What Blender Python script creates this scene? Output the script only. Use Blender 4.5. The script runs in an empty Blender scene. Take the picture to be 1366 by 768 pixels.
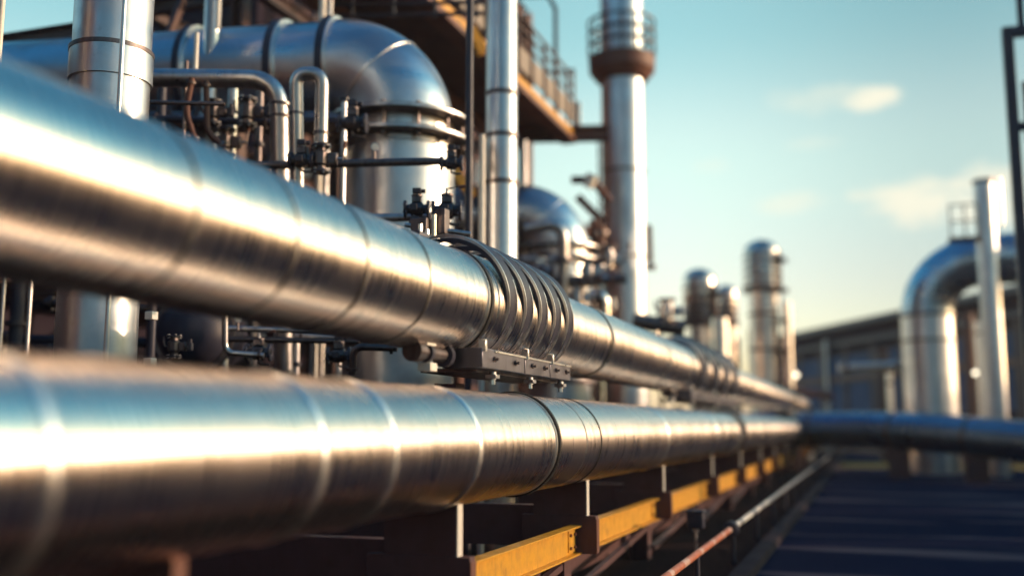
import bpy, bmesh, math, random
from mathutils import Vector, Matrix, Quaternion
random.seed(7)
R = math.radians
V = Vector
SC = bpy.context.scene
COL = SC.collection

# ------------------------------------------------------------------ camera model
CAM = V((0, 0, 1.75)); F = 1366.0; YAW = R(19.1); PITCH = R(7.67)
_f = V((-math.sin(YAW) * math.cos(PITCH), math.cos(YAW) * math.cos(PITCH), math.sin(PITCH)))
_r = V((math.cos(YAW), math.sin(YAW), 0)); _u = _r.cross(_f)
def ray(u, v): return _f * F + _r * (u - 683) + _u * (384 - v)
def atX(u, v, X): d = ray(u, v); return CAM + d * (X / d.x)
def atY(u, v, Y): d = ray(u, v); return CAM + d * (Y / d.y)
def atD(u, v, D): return CAM + ray(u, v) * (D / F)
def proj(p):
    q = p - CAM; d = q.dot(_f); return (683 + F * q.dot(_r) / d, 384 - F * q.dot(_u) / d, d)
def zat(p, v):              # height at which the vertical through p meets image row v
    lo, hi = -5.0, 40.0
    for _ in range(50):
        m = (lo + hi) / 2
        if proj(V((p.x, p.y, m)))[1] > v: lo = m
        else: hi = m
    return lo

# ------------------------------------------------------------------ mesh builder
class MB:
    def __init__(s): s.v = []; s.f = []
    def _add(s, vs, fs):
        n = len(s.v); s.v += [V(p) for p in vs]; s.f += [tuple(i + n for i in f) for f in fs]; return s
    def box(s, c, d, rot=None):
        c = V(c); hx, hy, hz = d[0] / 2, d[1] / 2, d[2] / 2
        vs = [V((x, y, z)) for x in (-hx, hx) for y in (-hy, hy) for z in (-hz, hz)]
        if rot is not None: vs = [rot @ p for p in vs]
        return s._add([p + c for p in vs], [(0, 1, 3, 2), (4, 6, 7, 5), (0, 4, 5, 1), (2, 3, 7, 6), (0, 2, 6, 4), (1, 5, 7, 3)])
    def bar(s, a, b, w, h, up=(0, 0, 1)):
        a = V(a); b = V(b); y = (b - a); L = y.length; y = y / L
        upv = V(up)
        if abs(y.dot(upv)) > .98: upv = V((1, 0, 0))
        x = y.cross(upv).normalized(); z = x.cross(y)
        return s.box((a + b) / 2, (w, L, h), Matrix((x, y, z)).transposed())
    def beam(s, a, b, w, h, t=.02, up=(0, 0, 1)):      # an I-section
        a = V(a); b = V(b); y = (b - a); L = y.length; y = y / L
        upv = V(up)
        if abs(y.dot(upv)) > .98: upv = V((1, 0, 0))
        x = y.cross(upv).normalized(); z = x.cross(y); m = Matrix((x, y, z)).transposed(); c = (a + b) / 2
        s.box(c + z * (h / 2 - t / 2), (w, L, t), m); s.box(c - z * (h / 2 - t / 2), (w, L, t), m)
        return s.box(c, (t, L - .004, h - 2 * t - .002), m)
    def tube(s, pts, r, n=24, caps=True):
        pts = [V(p) for p in pts]; k = len(pts)
        rs = r if isinstance(r, (list, tuple)) else [r] * k
        t0 = (pts[1] - pts[0]).normalized()
        a = V((0, 0, 1)) if abs(t0.z) < .9 else V((1, 0, 0))
        nx = t0.cross(a).normalized(); vs = []; pt = t0
        for i in range(k):
            if i == 0: t = t0
            elif i == k - 1: t = (pts[i] - pts[i - 1]).normalized()
            else: t = ((pts[i + 1] - pts[i]).normalized() + (pts[i] - pts[i - 1]).normalized()).normalized()
            q = pt.rotation_difference(t); nx = q @ nx; nx = (nx - t * nx.dot(t)).normalized(); pt = t
            ny = t.cross(nx)
            for j in range(n):
                w = 2 * math.pi * j / n; vs.append(pts[i] + (nx * math.cos(w) + ny * math.sin(w)) * rs[i])
        fs = [(i * n + j, i * n + (j + 1) % n, (i + 1) * n + (j + 1) % n, (i + 1) * n + j) for i in range(k - 1) for j in range(n)]
        if caps: fs += [tuple(range(n - 1, -1, -1)), tuple((k - 1) * n + j for j in range(n))]
        return s._add(vs, fs)
    def cyl(s, a, b, r, r2=None, n=24, caps=True):
        return s.tube([a, b], [r, r if r2 is None else r2], n, caps)
    def arcpart(s, c, ax, e0, rin, rout, w, a0, a1, n=48):   # a curved strap, rectangular section; angle from e0 round ax
        c = V(c); ax = V(ax).normalized(); e0 = V(e0).normalized(); e1 = ax.cross(e0)
        full = abs(a1 - a0) > 2 * math.pi - 1e-4
        m = n if full else n + 1; vs = []
        for i in range(m):
            t = a0 + (a1 - a0) * i / n; d = e0 * math.cos(t) + e1 * math.sin(t)
            for rr, h in ((rin, -w / 2), (rout, -w / 2), (rout, w / 2), (rin, w / 2)): vs.append(c + d * rr + ax * h)
        fs = []
        for i in range(n):
            j = (i + 1) % m
            for q in range(4):
                q2 = (q + 1) % 4; fs.append((i * 4 + q, i * 4 + q2, j * 4 + q2, j * 4 + q))
        if not full: fs += [(3, 2, 1, 0), ((m - 1) * 4, (m - 1) * 4 + 1, (m - 1) * 4 + 2, (m - 1) * 4 + 3)]
        return s._add(vs, fs)
    def ring(s, c, ax, rin, rout, w, n=64):
        ax = V(ax); e = V((0, 0, 1)) if abs(ax.normalized().z) < .9 else V((1, 0, 0))
        e = (e - ax.normalized() * e.dot(ax.normalized())).normalized()
        return s.arcpart(c, ax, e, rin, rout, w, 0, 2 * math.pi, n)
    def lathe(s, o, ax, prof, n=48):
        o = V(o); ax = V(ax).normalized(); e = V((0, 0, 1)) if abs(ax.z) < .9 else V((1, 0, 0))
        e0 = (e - ax * e.dot(ax)).normalized(); e1 = ax.cross(e0); vs = []
        for r, h in prof:
            for j in range(n):
                w = 2 * math.pi * j / n; vs.append(o + ax * h + (e0 * math.cos(w) + e1 * math.sin(w)) * max(r, 1e-4))
        k = len(prof)
        fs = [(i * n + j, i * n + (j + 1) % n, (i + 1) * n + (j + 1) % n, (i + 1) * n + j) for i in range(k - 1) for j in range(n)]
        fs += [tuple(range(n - 1, -1, -1)), tuple((k - 1) * n + j for j in range(n))]
        return s._add(vs, fs)
    def prism(s, poly, o, ex, ey, ez, t):     # polygon in (ex,ey) extruded along ez by +-t/2
        o = V(o); ex = V(ex); ey = V(ey); ez = V(ez); n = len(poly)
        vs = [o + ex * a + ey * b - ez * t / 2 for a, b in poly] + [o + ex * a + ey * b + ez * t / 2 for a, b in poly]
        fs = [tuple(range(n - 1, -1, -1)), tuple(range(n, 2 * n))] + [(i, (i + 1) % n, n + (i + 1) % n, n + i) for i in range(n)]
        return s._add(vs, fs)

BASE = {}
def thing(name, label, cat, loc=(0, 0, 0), group=None):
    o = bpy.data.objects.new(name, None); COL.objects.link(o); o.location = loc
    o.empty_display_size = .2
    o['label'] = label; o['category'] = cat
    if group: o['group'] = group
    BASE[o.name] = V(loc); return o
def part(name, mb, mat, parent=None, label=None, bevel=0, sharp=35):
    b = BASE[parent.name] if parent else V((0, 0, 0))
    me = bpy.data.meshes.new(name); me.from_pydata([tuple(p - b) for p in mb.v], [], mb.f); me.update()
    bm = bmesh.new(); bm.from_mesh(me); bmesh.ops.recalc_face_normals(bm, faces=bm.faces); bm.to_mesh(me); bm.free()
    for p in me.polygons: p.use_smooth = True
    me.set_sharp_from_angle(angle=R(sharp))
    me.materials.append(mat)
    o = bpy.data.objects.new(name, me); COL.objects.link(o)
    if parent: o.parent = parent; BASE[o.name] = b
    else: BASE[o.name] = b
    if label: o['label'] = label
    if bevel:
        m = o.modifiers.new('bevel', 'BEVEL'); m.width = bevel; m.segments = 2; m.limit_method = 'ANGLE'; m.angle_limit = R(40)
    return o
def single(name, mb, mat, label, cat, group=None, bevel=0):
    o = part(name, mb, mat, None, None, bevel); o['label'] = label; o['category'] = cat
    if group: o['group'] = group
    return o
def struct(name, mb, mat):
    o = part(name, mb, mat); o['kind'] = 'structure'; return o
def copy_tree(o, loc=None, label=None, group=None, parent=None):
    c = o.copy(); COL.objects.link(c)
    if parent: c.parent = parent
    if loc is not None: c.location = loc
    if label: c['label'] = label
    if group: c['group'] = group
    for ch in list(o.children): copy_tree(ch, parent=c)
    return c

# ------------------------------------------------------------------ materials
def nodes(name):
    m = bpy.data.materials.new(name); m.use_nodes = True; t = m.node_tree; return m, t, t.nodes['Principled BSDF']
def N(t, typ, **kw):
    n = t.nodes.new(typ)
    for k, v in kw.items(): setattr(n, k, v)
    return n
def noise(t, vec, scale, detail=4, rough=.6, dims='3D'):
    n = N(t, 'ShaderNodeTexNoise'); n.inputs['Scale'].default_value = scale; n.inputs['Detail'].default_value = detail
    n.inputs['Roughness'].default_value = rough; t.links.new(vec, n.inputs['Vector']); return n.outputs['Fac']
def mapr(t, x, a, b, c, d):
    n = N(t, 'ShaderNodeMapRange'); t.links.new(x, n.inputs['Value'])
    for i, q in enumerate((a, b, c, d)): n.inputs[i + 1].default_value = q
    return n.outputs['Result']
def scaled(t, vec, s):
    n = N(t, 'ShaderNodeMapping'); n.inputs['Scale'].default_value = s; t.links.new(vec, n.inputs['Vector']); return n.outputs['Vector']
def mixc(t, fac, a, b):
    n = N(t, 'ShaderNodeMix', data_type='RGBA'); 
    if isinstance(fac, float): n.inputs[0].default_value = fac
    else: t.links.new(fac, n.inputs[0])
    for i, q in ((6, a), (7, b)):
        if isinstance(q, tuple): n.inputs[i].default_value = (*q, 1)
        else: t.links.new(q, n.inputs[i])
    return n.outputs[2]
def bump(t, h, strength, dist, prev=None):
    n = N(t, 'ShaderNodeBump'); n.inputs['Strength'].default_value = strength; n.inputs['Distance'].default_value = dist
    t.links.new(h, n.inputs['Height'])
    if prev is not None: t.links.new(prev, n.inputs['Normal'])
    return n.outputs['Normal']

def cladding(name, c1, c2, rough=(.19, .33), aniso=.7, ringscale=26, bumps=.5, axis='Y'):
    """rolled metal jacket: fine turning marks round the pipe, smudges and faint dents"""
    m, t, b = nodes(name); tc = N(t, 'ShaderNodeTexCoord'); ob = tc.outputs['Object']
    ax = {'Y': (.35, 1, .35), 'Z': (.35, .35, 1)}[axis]
    rings = noise(t, scaled(t, ob, tuple(q * (ringscale if q == 1 else 1) for q in ax)), 1.0, 5, .65)
    fine = noise(t, scaled(t, ob, tuple(q * (ringscale * 6 if q == 1 else 2) for q in ax)), 1.0, 3, .6)
    smud = noise(t, ob, 1.6, 6, .6)
    spots = noise(t, ob, 9, 5, .7)
    b.inputs['Metallic'].default_value = 1
    col = mixc(t, mapr(t, smud, .35, .68, 0, 1), c1, c2)
    col2 = mixc(t, mapr(t, spots, .56, .75, 0, .35), col, tuple(q * .6 for q in c2))
    t.links.new(col2, b.inputs['Base Color'])
    ma = N(t, 'ShaderNodeMath', operation='ADD'); t.links.new(mapr(t, rings, .3, .7, rough[0], rough[1]), ma.inputs[0])
    t.links.new(mapr(t, smud, .4, .7, 0, .1), ma.inputs[1]); t.links.new(ma.outputs[0], b.inputs['Roughness'])
    n1 = bump(t, rings, .5 * bumps, .012); n2 = bump(t, fine, .3 * bumps, .003, n1); n3 = bump(t, noise(t, ob, 2.2, 2, .5), .12 * bumps, .03, n2)
    t.links.new(n3, b.inputs['Normal'])
    if aniso:
        tg = N(t, 'ShaderNodeTangent', direction_type='RADIAL', axis=axis)
        t.links.new(tg.outputs[0], b.inputs['Tangent']); b.inputs['Anisotropic'].default_value = aniso; b.inputs['Anisotropic Rotation'].default_value = .25
    return m
def metal(name, c, rough=.35, var=.12, grime=(.05, .035, .03), amount=.45, bumps=.15):
    m, t, b = nodes(name); tc = N(t, 'ShaderNodeTexCoord'); ob = tc.outputs['Object']
    n1 = noise(t, ob, 5, 6, .65); n2 = noise(t, scaled(t, ob, (6, 6, .6)), 2, 5, .6)
    b.inputs['Metallic'].default_value = 1
    c2 = mixc(t, mapr(t, n2, .45, .75, 0, amount), c, grime); t.links.new(c2, b.inputs['Base Color'])
    t.links.new(mapr(t, n1, .3, .7, rough - var / 2, rough + var), b.inputs['Roughness'])
    t.links.new(bump(t, n1, bumps, .01), b.inputs['Normal']); return m
def paint(name, c, rough=.5, dirt=(.03, .02, .018), amount=.5, scale=3, spec=.4, metallic=0.0, bumps=.2):
    m, t, b = nodes(name); tc = N(t, 'ShaderNodeTexCoord'); ob = tc.outputs['Object']
    n1 = noise(t, ob, scale, 7, .65); n2 = noise(t, scaled(t, ob, (5, 5, .8)), scale, 6, .65)
    ml = N(t, 'ShaderNodeMath', operation='MULTIPLY'); t.links.new(mapr(t, n1, .4, .7, 0, 1), ml.inputs[0]); t.links.new(mapr(t, n2, .35, .7, .2, 1), ml.inputs[1])
    m2 = N(t, 'ShaderNodeMath', operation='MULTIPLY'); t.links.new(ml.outputs[0], m2.inputs[0]); m2.inputs[1].default_value = amount
    t.links.new(mixc(t, m2.outputs[0], c, dirt), b.inputs['Base Color'])
    b.inputs['Metallic'].default_value = metallic; b.inputs['Specular IOR Level'].default_value = spec
    t.links.new(mapr(t, n1, .3, .7, rough - .08, rough + .12), b.inputs['Roughness'])
    t.links.new(bump(t, n1, bumps, .01), b.inputs['Normal']); return m
def glow_mat(name, c, e):
    m, t, b = nodes(name); b.inputs['Base Color'].default_value = (.8, .8, .8, 1)
    b.inputs['Emission Color'].default_value = (*c, 1); b.inputs['Emission Strength'].default_value = e; return m

M = {}
M['clad'] = cladding('pipe_cladding', (.80, .725, .665), (.65, .58, .54), bumps=.85)
M['cladv'] = cladding('vessel_cladding', (.62, .645, .67), (.49, .51, .54), rough=(.25, .40), aniso=0, ringscale=5, bumps=.1, axis='Z')
M['seam'] = metal('seam_metal', (.62, .58, .54), .3)
M['strap'] = paint('strap_steel', (.045, .044, .062), .36, (.03, .025, .03), .5, 5, .3)
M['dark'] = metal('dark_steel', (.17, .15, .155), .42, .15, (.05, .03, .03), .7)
M['hoop'] = metal('hoop_metal', (.20, .195, .23), .36, .1, (.08, .07, .08), .4)
M['rubber'] = paint('black_gasket', (.012, .011, .012), .55, (.03, .025, .02), .3)
M['steel'] = metal('pipe_steel', (.5, .5, .52), .32, .15, (.12, .08, .06), .5)
M['bright'] = metal('bright_steel', (.82, .8, .76), .3, .1, (.4, .36, .3), .2)
M['rack'] = paint('rack_paint', (.115, .058, .062), .48, (.06, .025, .015), .6, 4)
M['yellow'] = paint('yellow_paint', (.70, .35, .035), .42, (.16, .07, .025), .8, 7)
M['brown'] = paint('brown_primer', (.09, .045, .04), .55, (.04, .02, .018), .7, 2)
M['rust'] = paint('rust_primer', (.15, .062, .045), .55, (.07, .03, .025), .7, 2)
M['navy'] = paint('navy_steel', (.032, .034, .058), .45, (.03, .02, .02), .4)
M['white'] = paint('lit_edge_white', (.78, .75, .68), .4, (.3, .2, .14), .4)
M['orange'] = paint('orange_paint', (.52, .16, .08), .45, (.2, .07, .04), .7, 7)
M['palestripe'] = paint('faded_stripe', (.62, .40, .31), .5, (.35, .14, .08), .7, 8)
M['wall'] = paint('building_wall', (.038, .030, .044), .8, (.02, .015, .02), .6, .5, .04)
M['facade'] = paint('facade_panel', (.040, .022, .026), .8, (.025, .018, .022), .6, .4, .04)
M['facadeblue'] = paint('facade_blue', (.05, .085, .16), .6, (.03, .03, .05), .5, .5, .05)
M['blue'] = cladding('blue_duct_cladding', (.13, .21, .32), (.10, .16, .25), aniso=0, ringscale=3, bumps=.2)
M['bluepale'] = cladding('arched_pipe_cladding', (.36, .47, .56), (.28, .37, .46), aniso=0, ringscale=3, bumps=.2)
M['bronze'] = cladding('bronze_cladding', (.66, .59, .54), (.54, .47, .43), rough=(.22, .36), aniso=0, ringscale=5, bumps=.12, axis='Z')
M['concrete'] = paint('concrete', (.32, .29, .26), .85, (.12, .10, .09), .6, 1.5, .2)
M['kerb'] = paint('kerb_stone', (.05, .042, .05), .85, (.025, .02, .028), .6, 1.5, .02)
M['brick'] = paint('shade_wall_brick', (.075, .042, .045), .85, (.04, .025, .03), .6, 1.5, .1)
M['glass'] = paint('window_glass', (.03, .04, .06), .12, (.05, .05, .06), .2, 1, .6)
M['glintglow'] = glow_mat('glint_glow', (1, .85, .6), 2.2)  # emission that imitates small bright glints

def asphalt():
    m, t, b = nodes('asphalt'); tc = N(t, 'ShaderNodeTexCoord'); ob = tc.outputs['Object']
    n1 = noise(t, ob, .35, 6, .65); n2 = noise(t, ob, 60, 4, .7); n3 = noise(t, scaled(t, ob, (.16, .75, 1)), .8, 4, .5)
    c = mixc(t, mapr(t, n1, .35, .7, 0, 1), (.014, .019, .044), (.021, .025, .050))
    c = mixc(t, mapr(t, n3, .55, .63, 0, .85), c, (.15, .11, .125))  # pale streaks: sunlight across the road painted into the asphalt colour
    c = mixc(t, mapr(t, n2, .5, .8, 0, .5), c, (.02, .018, .038)); t.links.new(c, b.inputs['Base Color'])
    t.links.new(mapr(t, n1, .3, .7, .6, .85), b.inputs['Roughness']); b.inputs['Specular IOR Level'].default_value = 0
    t.links.new(bump(t, n2, .5, .01), b.inputs['Normal']); return m
def soil():
    m, t, b = nodes('packed_gravel'); tc = N(t, 'ShaderNodeTexCoord'); ob = tc.outputs['Object']
    n1 = noise(t, ob, .5, 6, .65); n2 = noise(t, ob, 25, 5, .7)
    c = mixc(t, mapr(t, n1, .35, .7, 0, 1), (.022, .016, .018), (.04, .028, .027))
    c = mixc(t, mapr(t, n2, .45, .75, 0, .6), c, (.08, .06, .055)); t.links.new(c, b.inputs['Base Color'])
    b.inputs['Roughness'].default_value = .9; b.inputs['Specular IOR Level'].default_value = 0
    t.links.new(bump(t, n2, .7, .03), b.inputs['Normal']); return m
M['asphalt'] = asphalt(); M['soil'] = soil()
M['grass'] = paint('dry_grass', (.20, .15, .04), .9, (.08, .07, .02), .7, .6, .1)

# ------------------------------------------------------------------ world, sun, camera
SUN_EL, SUN_AZ = R(14), R(66)          # azimuth measured from +Y towards +X
def build_world():
    w = bpy.data.worlds.new('World'); SC.world = w; w.use_nodes = True; t = w.node_tree; t.nodes.clear()
    out = N(t, 'ShaderNodeOutputWorld'); bg = N(t, 'ShaderNodeBackground'); bg.inputs['Strength'].default_value = SKY_STRENGTH
    sky = N(t, 'ShaderNodeTexSky', sky_type='NISHITA'); sky.sun_disc = False; sky.sun_elevation = SUN_EL; sky.sun_rotation = SUN_AZ
    sky.air_density = 1.0; sky.dust_density = 1.2; sky.ozone_density = 2.0
    tc = N(t, 'ShaderNodeTexCoord'); sep = N(t, 'ShaderNodeSeparateXYZ'); t.links.new(tc.outputs['Generated'], sep.inputs[0])
    ramp = N(t, 'ShaderNodeValToRGB'); e = ramp.color_ramp; e.interpolation = 'EASE'
    t.links.new(mapr(t, sep.outputs[2], 0, 1, 0, 1), ramp.inputs[0])
    e.elements[0].position = 0; e.elements[0].color = (*SKY_RAMP[0][1], 1)
    e.elements[1].position = SKY_RAMP[-1][0]; e.elements[1].color = (*SKY_RAMP[-1][1], 1)
    for p, c in SKY_RAMP[1:-1]:
        q = e.elements.new(p); q.color = (*c, 1)
    mul = N(t, 'ShaderNodeMix', data_type='RGBA', blend_type='MULTIPLY'); mul.inputs[0].default_value = 1
    gain = N(t, 'ShaderNodeVectorMath', operation='SCALE'); gain.inputs['Scale'].default_value = 2.2; t.links.new(sky.outputs[0], gain.inputs[0])
    az = N(t, 'ShaderNodeValToRGB'); az.color_ramp.interpolation = 'EASE'; t.links.new(mapr(t, sep.outputs[0], -1, 1, 0, 1), az.inputs[0])
    az.color_ramp.elements[0].position = .385; az.color_ramp.elements[0].color = (1, 1, 1, 1); az.color_ramp.elements[1].position = .57; az.color_ramp.elements[1].color = (.50, .54, .58, 1)
    q = az.color_ramp.elements.new(.8); q.color = (.85, .85, .85, 1)
    gz = N(t, 'ShaderNodeVectorMath', operation='MULTIPLY'); t.links.new(gain.outputs[0], gz.inputs[0]); t.links.new(az.outputs[0], gz.inputs[1])
    ya = N(t, 'ShaderNodeValToRGB'); t.links.new(mapr(t, sep.outputs[1], -1, 1, 0, 1), ya.inputs[0])
    ya.color_ramp.elements[0].position = .22; ya.color_ramp.elements[0].color = (.34, .48, .63, 1); ya.color_ramp.elements[1].position = .62; ya.color_ramp.elements[1].color = (1, 1, 1, 1)
    gy = N(t, 'ShaderNodeVectorMath', operation='MULTIPLY'); t.links.new(gz.outputs[0], gy.inputs[0]); t.links.new(ya.outputs[0], gy.inputs[1])
    t.links.new(gy.outputs[0], mul.inputs[6]); t.links.new(ramp.outputs[0], mul.inputs[7])
    cur = mul.outputs[2]
    nz = noise(t, scaled(t, tc.outputs['Generated'], (1, 1, 2.6)), 17, 10, .68)
    for (u, v, a, bb, k) in CLOUDS:
        d = ray(u, v).normalized(); rt = V((d.y, -d.x, 0)).normalized(); up = rt.cross(d)
        sub = N(t, 'ShaderNodeVectorMath', operation='SUBTRACT'); t.links.new(tc.outputs['Generated'], sub.inputs[0]); sub.inputs[1].default_value = d
        vals = []
        for axv, sz in ((rt, a), (up, bb)):
            dt = N(t, 'ShaderNodeVectorMath', operation='DOT_PRODUCT'); t.links.new(sub.outputs[0], dt.inputs[0]); dt.inputs[1].default_value = axv
            dv = N(t, 'ShaderNodeMath', operation='DIVIDE'); t.links.new(dt.outputs['Value'], dv.inputs[0]); dv.inputs[1].default_value = sz / F
            pw = N(t, 'ShaderNodeMath', operation='MULTIPLY'); t.links.new(dv.outputs[0], pw.inputs[0]); t.links.new(dv.outputs[0], pw.inputs[1]); vals.append(pw.outputs[0])
        ad = N(t, 'ShaderNodeMath', operation='ADD'); t.links.new(vals[0], ad.inputs[0]); t.links.new(vals[1], ad.inputs[1])
        a2 = N(t, 'ShaderNodeMath', operation='ADD'); t.links.new(ad.outputs[0], a2.inputs[0]); t.links.new(mapr(t, nz, .3, .7, -.9, .9), a2.inputs[1])
        mk = N(t, 'ShaderNodeMapRange', interpolation_type='SMOOTHSTEP'); t.links.new(a2.outputs[0], mk.inputs[0])
        for i, q in enumerate((1.15, -.2, 0, k)): mk.inputs[i + 1].default_value = q
        cur = mixc(t, mk.outputs[0], cur, tuple(q / SKY_STRENGTH for q in CLOUD_COL))
    t.links.new(cur, bg.inputs[0]); t.links.new(bg.outputs[0], out.inputs[0])
SKY_STRENGTH = .15
SKY_RAMP = [(0, (.80, .62, .46)), (.12, (.80, .62, .46)), (.264, (.90, .78, .51)), (.38, (.60, .70, .48)), (.62, (.20, .60, .56)), (.86, (.10, .47, .56)), (1, (.09, .45, .55))]
CLOUD_COL = (.64, .60, .47)
CLOUDS = [(1162, 132, 34, 17, .85), (1085, 130, 62, 20, .3), (1058, 272, 55, 17, .4), (1225, 268, 95, 34, .8), (1320, 262, 60, 40, .7), (1085, 192, 40, 9, .22), (950, 222, 30, 14, .2)]
build_world()
sl = bpy.data.lights.new('sun', 'SUN'); sl.energy = 2.0; sl.angle = R(.5); sl.color = (1, .66, .45)
so = bpy.data.objects.new('sun', sl); COL.objects.link(so)
sdir = V((math.sin(SUN_AZ) * math.cos(SUN_EL), math.cos(SUN_AZ) * math.cos(SUN_EL), math.sin(SUN_EL)))
so.rotation_euler = sdir.to_track_quat('Z', 'Y').to_euler(); so.location = (10, 10, 30)
cd = bpy.data.cameras.new('camera'); cd.lens = 36; cd.sensor_width = 36; cd.clip_end = 3000; cd.clip_start = .05
co = bpy.data.objects.new('camera', cd); COL.objects.link(co); co.location = CAM
co.rotation_euler = (R(90) + PITCH, 0, YAW); SC.camera = co
cd.dof.use_dof = True; cd.dof.focus_distance = 8.6; cd.dof.aperture_fstop = .34
SC.view_settings.view_transform = 'Standard'; SC.view_settings.look = 'None'; SC.view_settings.exposure = .77; SC.view_settings.gamma = 1
SC.cycles.use_denoising = True
try: SC.cycles.denoiser = 'OPENIMAGEDENOISE'
except Exception: pass
SC.cycles.max_bounces = 8; SC.cycles.glossy_bounces = 5; SC.cycles.diffuse_bounces = 3; SC.cycles.sample_clamp_indirect = 6

# ------------------------------------------------------------------ ground
struct('ground', MB()._add([(-400, -60, 0), (400, -60, 0), (400, 900, 0), (-400, 900, 0)], [(0, 1, 2, 3)]), M['soil'])
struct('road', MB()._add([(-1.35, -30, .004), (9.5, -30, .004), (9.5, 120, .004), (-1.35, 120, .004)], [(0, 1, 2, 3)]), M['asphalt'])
struct('kerb', MB().box((-1.45, 45, .06), (.2, 150, .12)), M['kerb'])
struct('grass_verge', MB()._add([(-1.3, 46, .012), (9.0, 46, .012), (9.0, 53, .012), (-1.3, 53, .012)], [(0, 1, 2, 3)]), M['grass'])

# ------------------------------------------------------------------ main pipes
PR = .40
def fit(vtop, vbot, u, r=PR):     # pipe along +Y whose outline passes (u,vtop) and (u,vbot)
    d1, d2 = ray(u, vtop), ray(u, vbot)
    a1, a2 = math.atan2(d1.z, -d1.x), math.atan2(d2.z, -d2.x)
    c, h = (a1 + a2) / 2, (a1 - a2) / 2; d = r / math.sin(h)
    return -d * math.cos(c), CAM.z + d * math.sin(c)
UX, UZ = fit(245, 441, 400)
LX, LZ = fit(500, 714, 400)
print('upper', UX, UZ, 'lower', LX, LZ)
def y_of(u, cx, cz, r=PR):        # the Y at which a ring on the pipe reaches image column u at its rightmost
    lo, hi = 1.0, 90.0
    for _ in range(40):
        m = (lo + hi) / 2
        q = max(proj(V((cx + r * math.cos(a * .1), m, cz + r * math.sin(a * .1))))[0] for a in range(-16, 17))
        if q < u: lo = m
        else: hi = m
    return lo
def pipe_shell(cx, cz, y0, y1, seams, r=PR):
    prof = []; rnd = random.Random(3)
    ys = sorted([y0] + seams + [y1])
    for i in range(len(ys) - 1):
        a, b = ys[i], ys[i + 1]; e = rnd.uniform(-.0015, .0015); k = max(2, int((b - a) / .35))
        for j in range(k + 1):
            f = j / k; g = .006
            yy = a + g + (b - a - 2 * g) * f
            prof.append((r + e + .0018 * math.sin(math.pi * f) + rnd.uniform(-.0006, .0006), yy))
        if i < len(ys) - 2: prof.append((r - .007, b - .004)); prof.append((r - .007, b + .004))
    mb = MB(); mb.lathe((cx, 0, cz), (0, 1, 0), prof, 144); return mb
yu = lambda u: y_of(u, UX, UZ)
yl = lambda u: y_of(u, LX, LZ)

YEND = 52.0
def bead(cx, cz, y, w, h, n=144, rivets=0):
    if rivets:
        mb = bead(cx, cz, y, w, h, n)
        for k in range(rivets):
            d = V((math.cos(2 * math.pi * k / rivets), 0, math.sin(2 * math.pi * k / rivets))); p = V((cx, y - w / 2 - .03, cz)) + d * (PR - .002)
            mb.lathe(p, d, [(.009, 0), (.008, .004), (.004, .007)], 8)
        return mb
    return MB().lathe((cx, 0, cz), (0, 1, 0), [(PR - .003, y - w / 2 - .001)] + [(PR - .001 + h * math.sin(math.pi * k / 8), y - w / 2 * math.cos(math.pi * k / 8)) for k in range(9)] + [(PR - .003, y + w / 2 + .001)], n)
u_seams = [.3, 1.7, yu(268), yu(400), yu(494), yu(577), yu(655), yu(818)]
y = yu(818) + 1.6
while y < YEND - 1: u_seams.append(y); y += 1.9
up = thing('pipe', 'upper of two large shiny metal pipes, held by the strapped clamps', 'pipe', (UX, 0, UZ))
part('shell', pipe_shell(UX, UZ, -6, YEND, u_seams), M['clad'], up, sharp=60)
for s in u_seams[2:6]:
    part('seam', bead(UX, UZ, s, .03, .008), M['seam'], up)
    part('seam_gap', MB().ring((UX, s - .022, UZ), (0, 1, 0), PR - .002, PR + .004, .018, 144), M['rubber'], up)
part('joint_gasket', MB().ring((UX, yu(655), UZ), (0, 1, 0), PR - .002, PR + .022, .05, 144), M['rubber'], up, 'black rubber joint ring')
part('joint_band', MB().ring((UX, yu(655) - .05, UZ), (0, 1, 0), PR - .002, PR + .012, .03, 144), M['bright'], up)
part('joint_band', MB().ring((UX, yu(818), UZ), (0, 1, 0), PR - .002, PR + .014, .07, 144), M['seam'], up)
part('joint_band', MB().ring((UX, yu(818) - .06, UZ), (0, 1, 0), PR - .002, PR + .008, .02, 144), M['rubber'], up, 'thin black joint ring')
for s in u_seams[9:]:
    part('seam', MB().ring((UX, s, UZ), (0, 1, 0), PR - .002, PR + .008, .03, 96), M['seam'], up)

l_seams = [-1.0, .8, 2.2, yl(75), yl(435), yl(530), yl(642), yl(745), yl(783), yl(802), yl(893), yl(958), yl(992)]
y = yl(992) + 2.2
while y < YEND - 1: l_seams.append(y); y += 2.2
lo = thing('pipe', 'lower of the two large shiny metal pipes, resting on the dark rack with yellow beams', 'pipe', (LX, 0, LZ))
part('shell', pipe_shell(LX, LZ, -6, YEND, l_seams), M['clad'], lo, sharp=60)
for u in (75, 435, 530, 642):
    part('seam', bead(LX, LZ, yl(u), .07, .014), M['bright'], lo, 'pale raised seam band')
def toothed(cx, cz, y, w, r0, r1, n):
    mb = MB().ring((cx, y, cz), (0, 1, 0), r0, r1, w, 144)
    for i in range(n):
        a = 2 * math.pi * i / n; d = V((math.cos(a), 0, math.sin(a)))
        mb.bar(V((cx, y - w * .42, cz)) + d * (r1 + .002), V((cx, y + w * .42, cz)) + d * (r1 + .002), .010, .008, d)
    return mb
part('joint_gasket', toothed(LX, LZ, yl(745), .055, PR - .002, PR + .018, 130), M['rubber'], lo, 'black ribbed joint ring')
part('joint_band', MB().ring((LX, yl(745) - .055, LZ), (0, 1, 0), PR - .002, PR + .010, .03, 144), M['bright'], lo)
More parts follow.
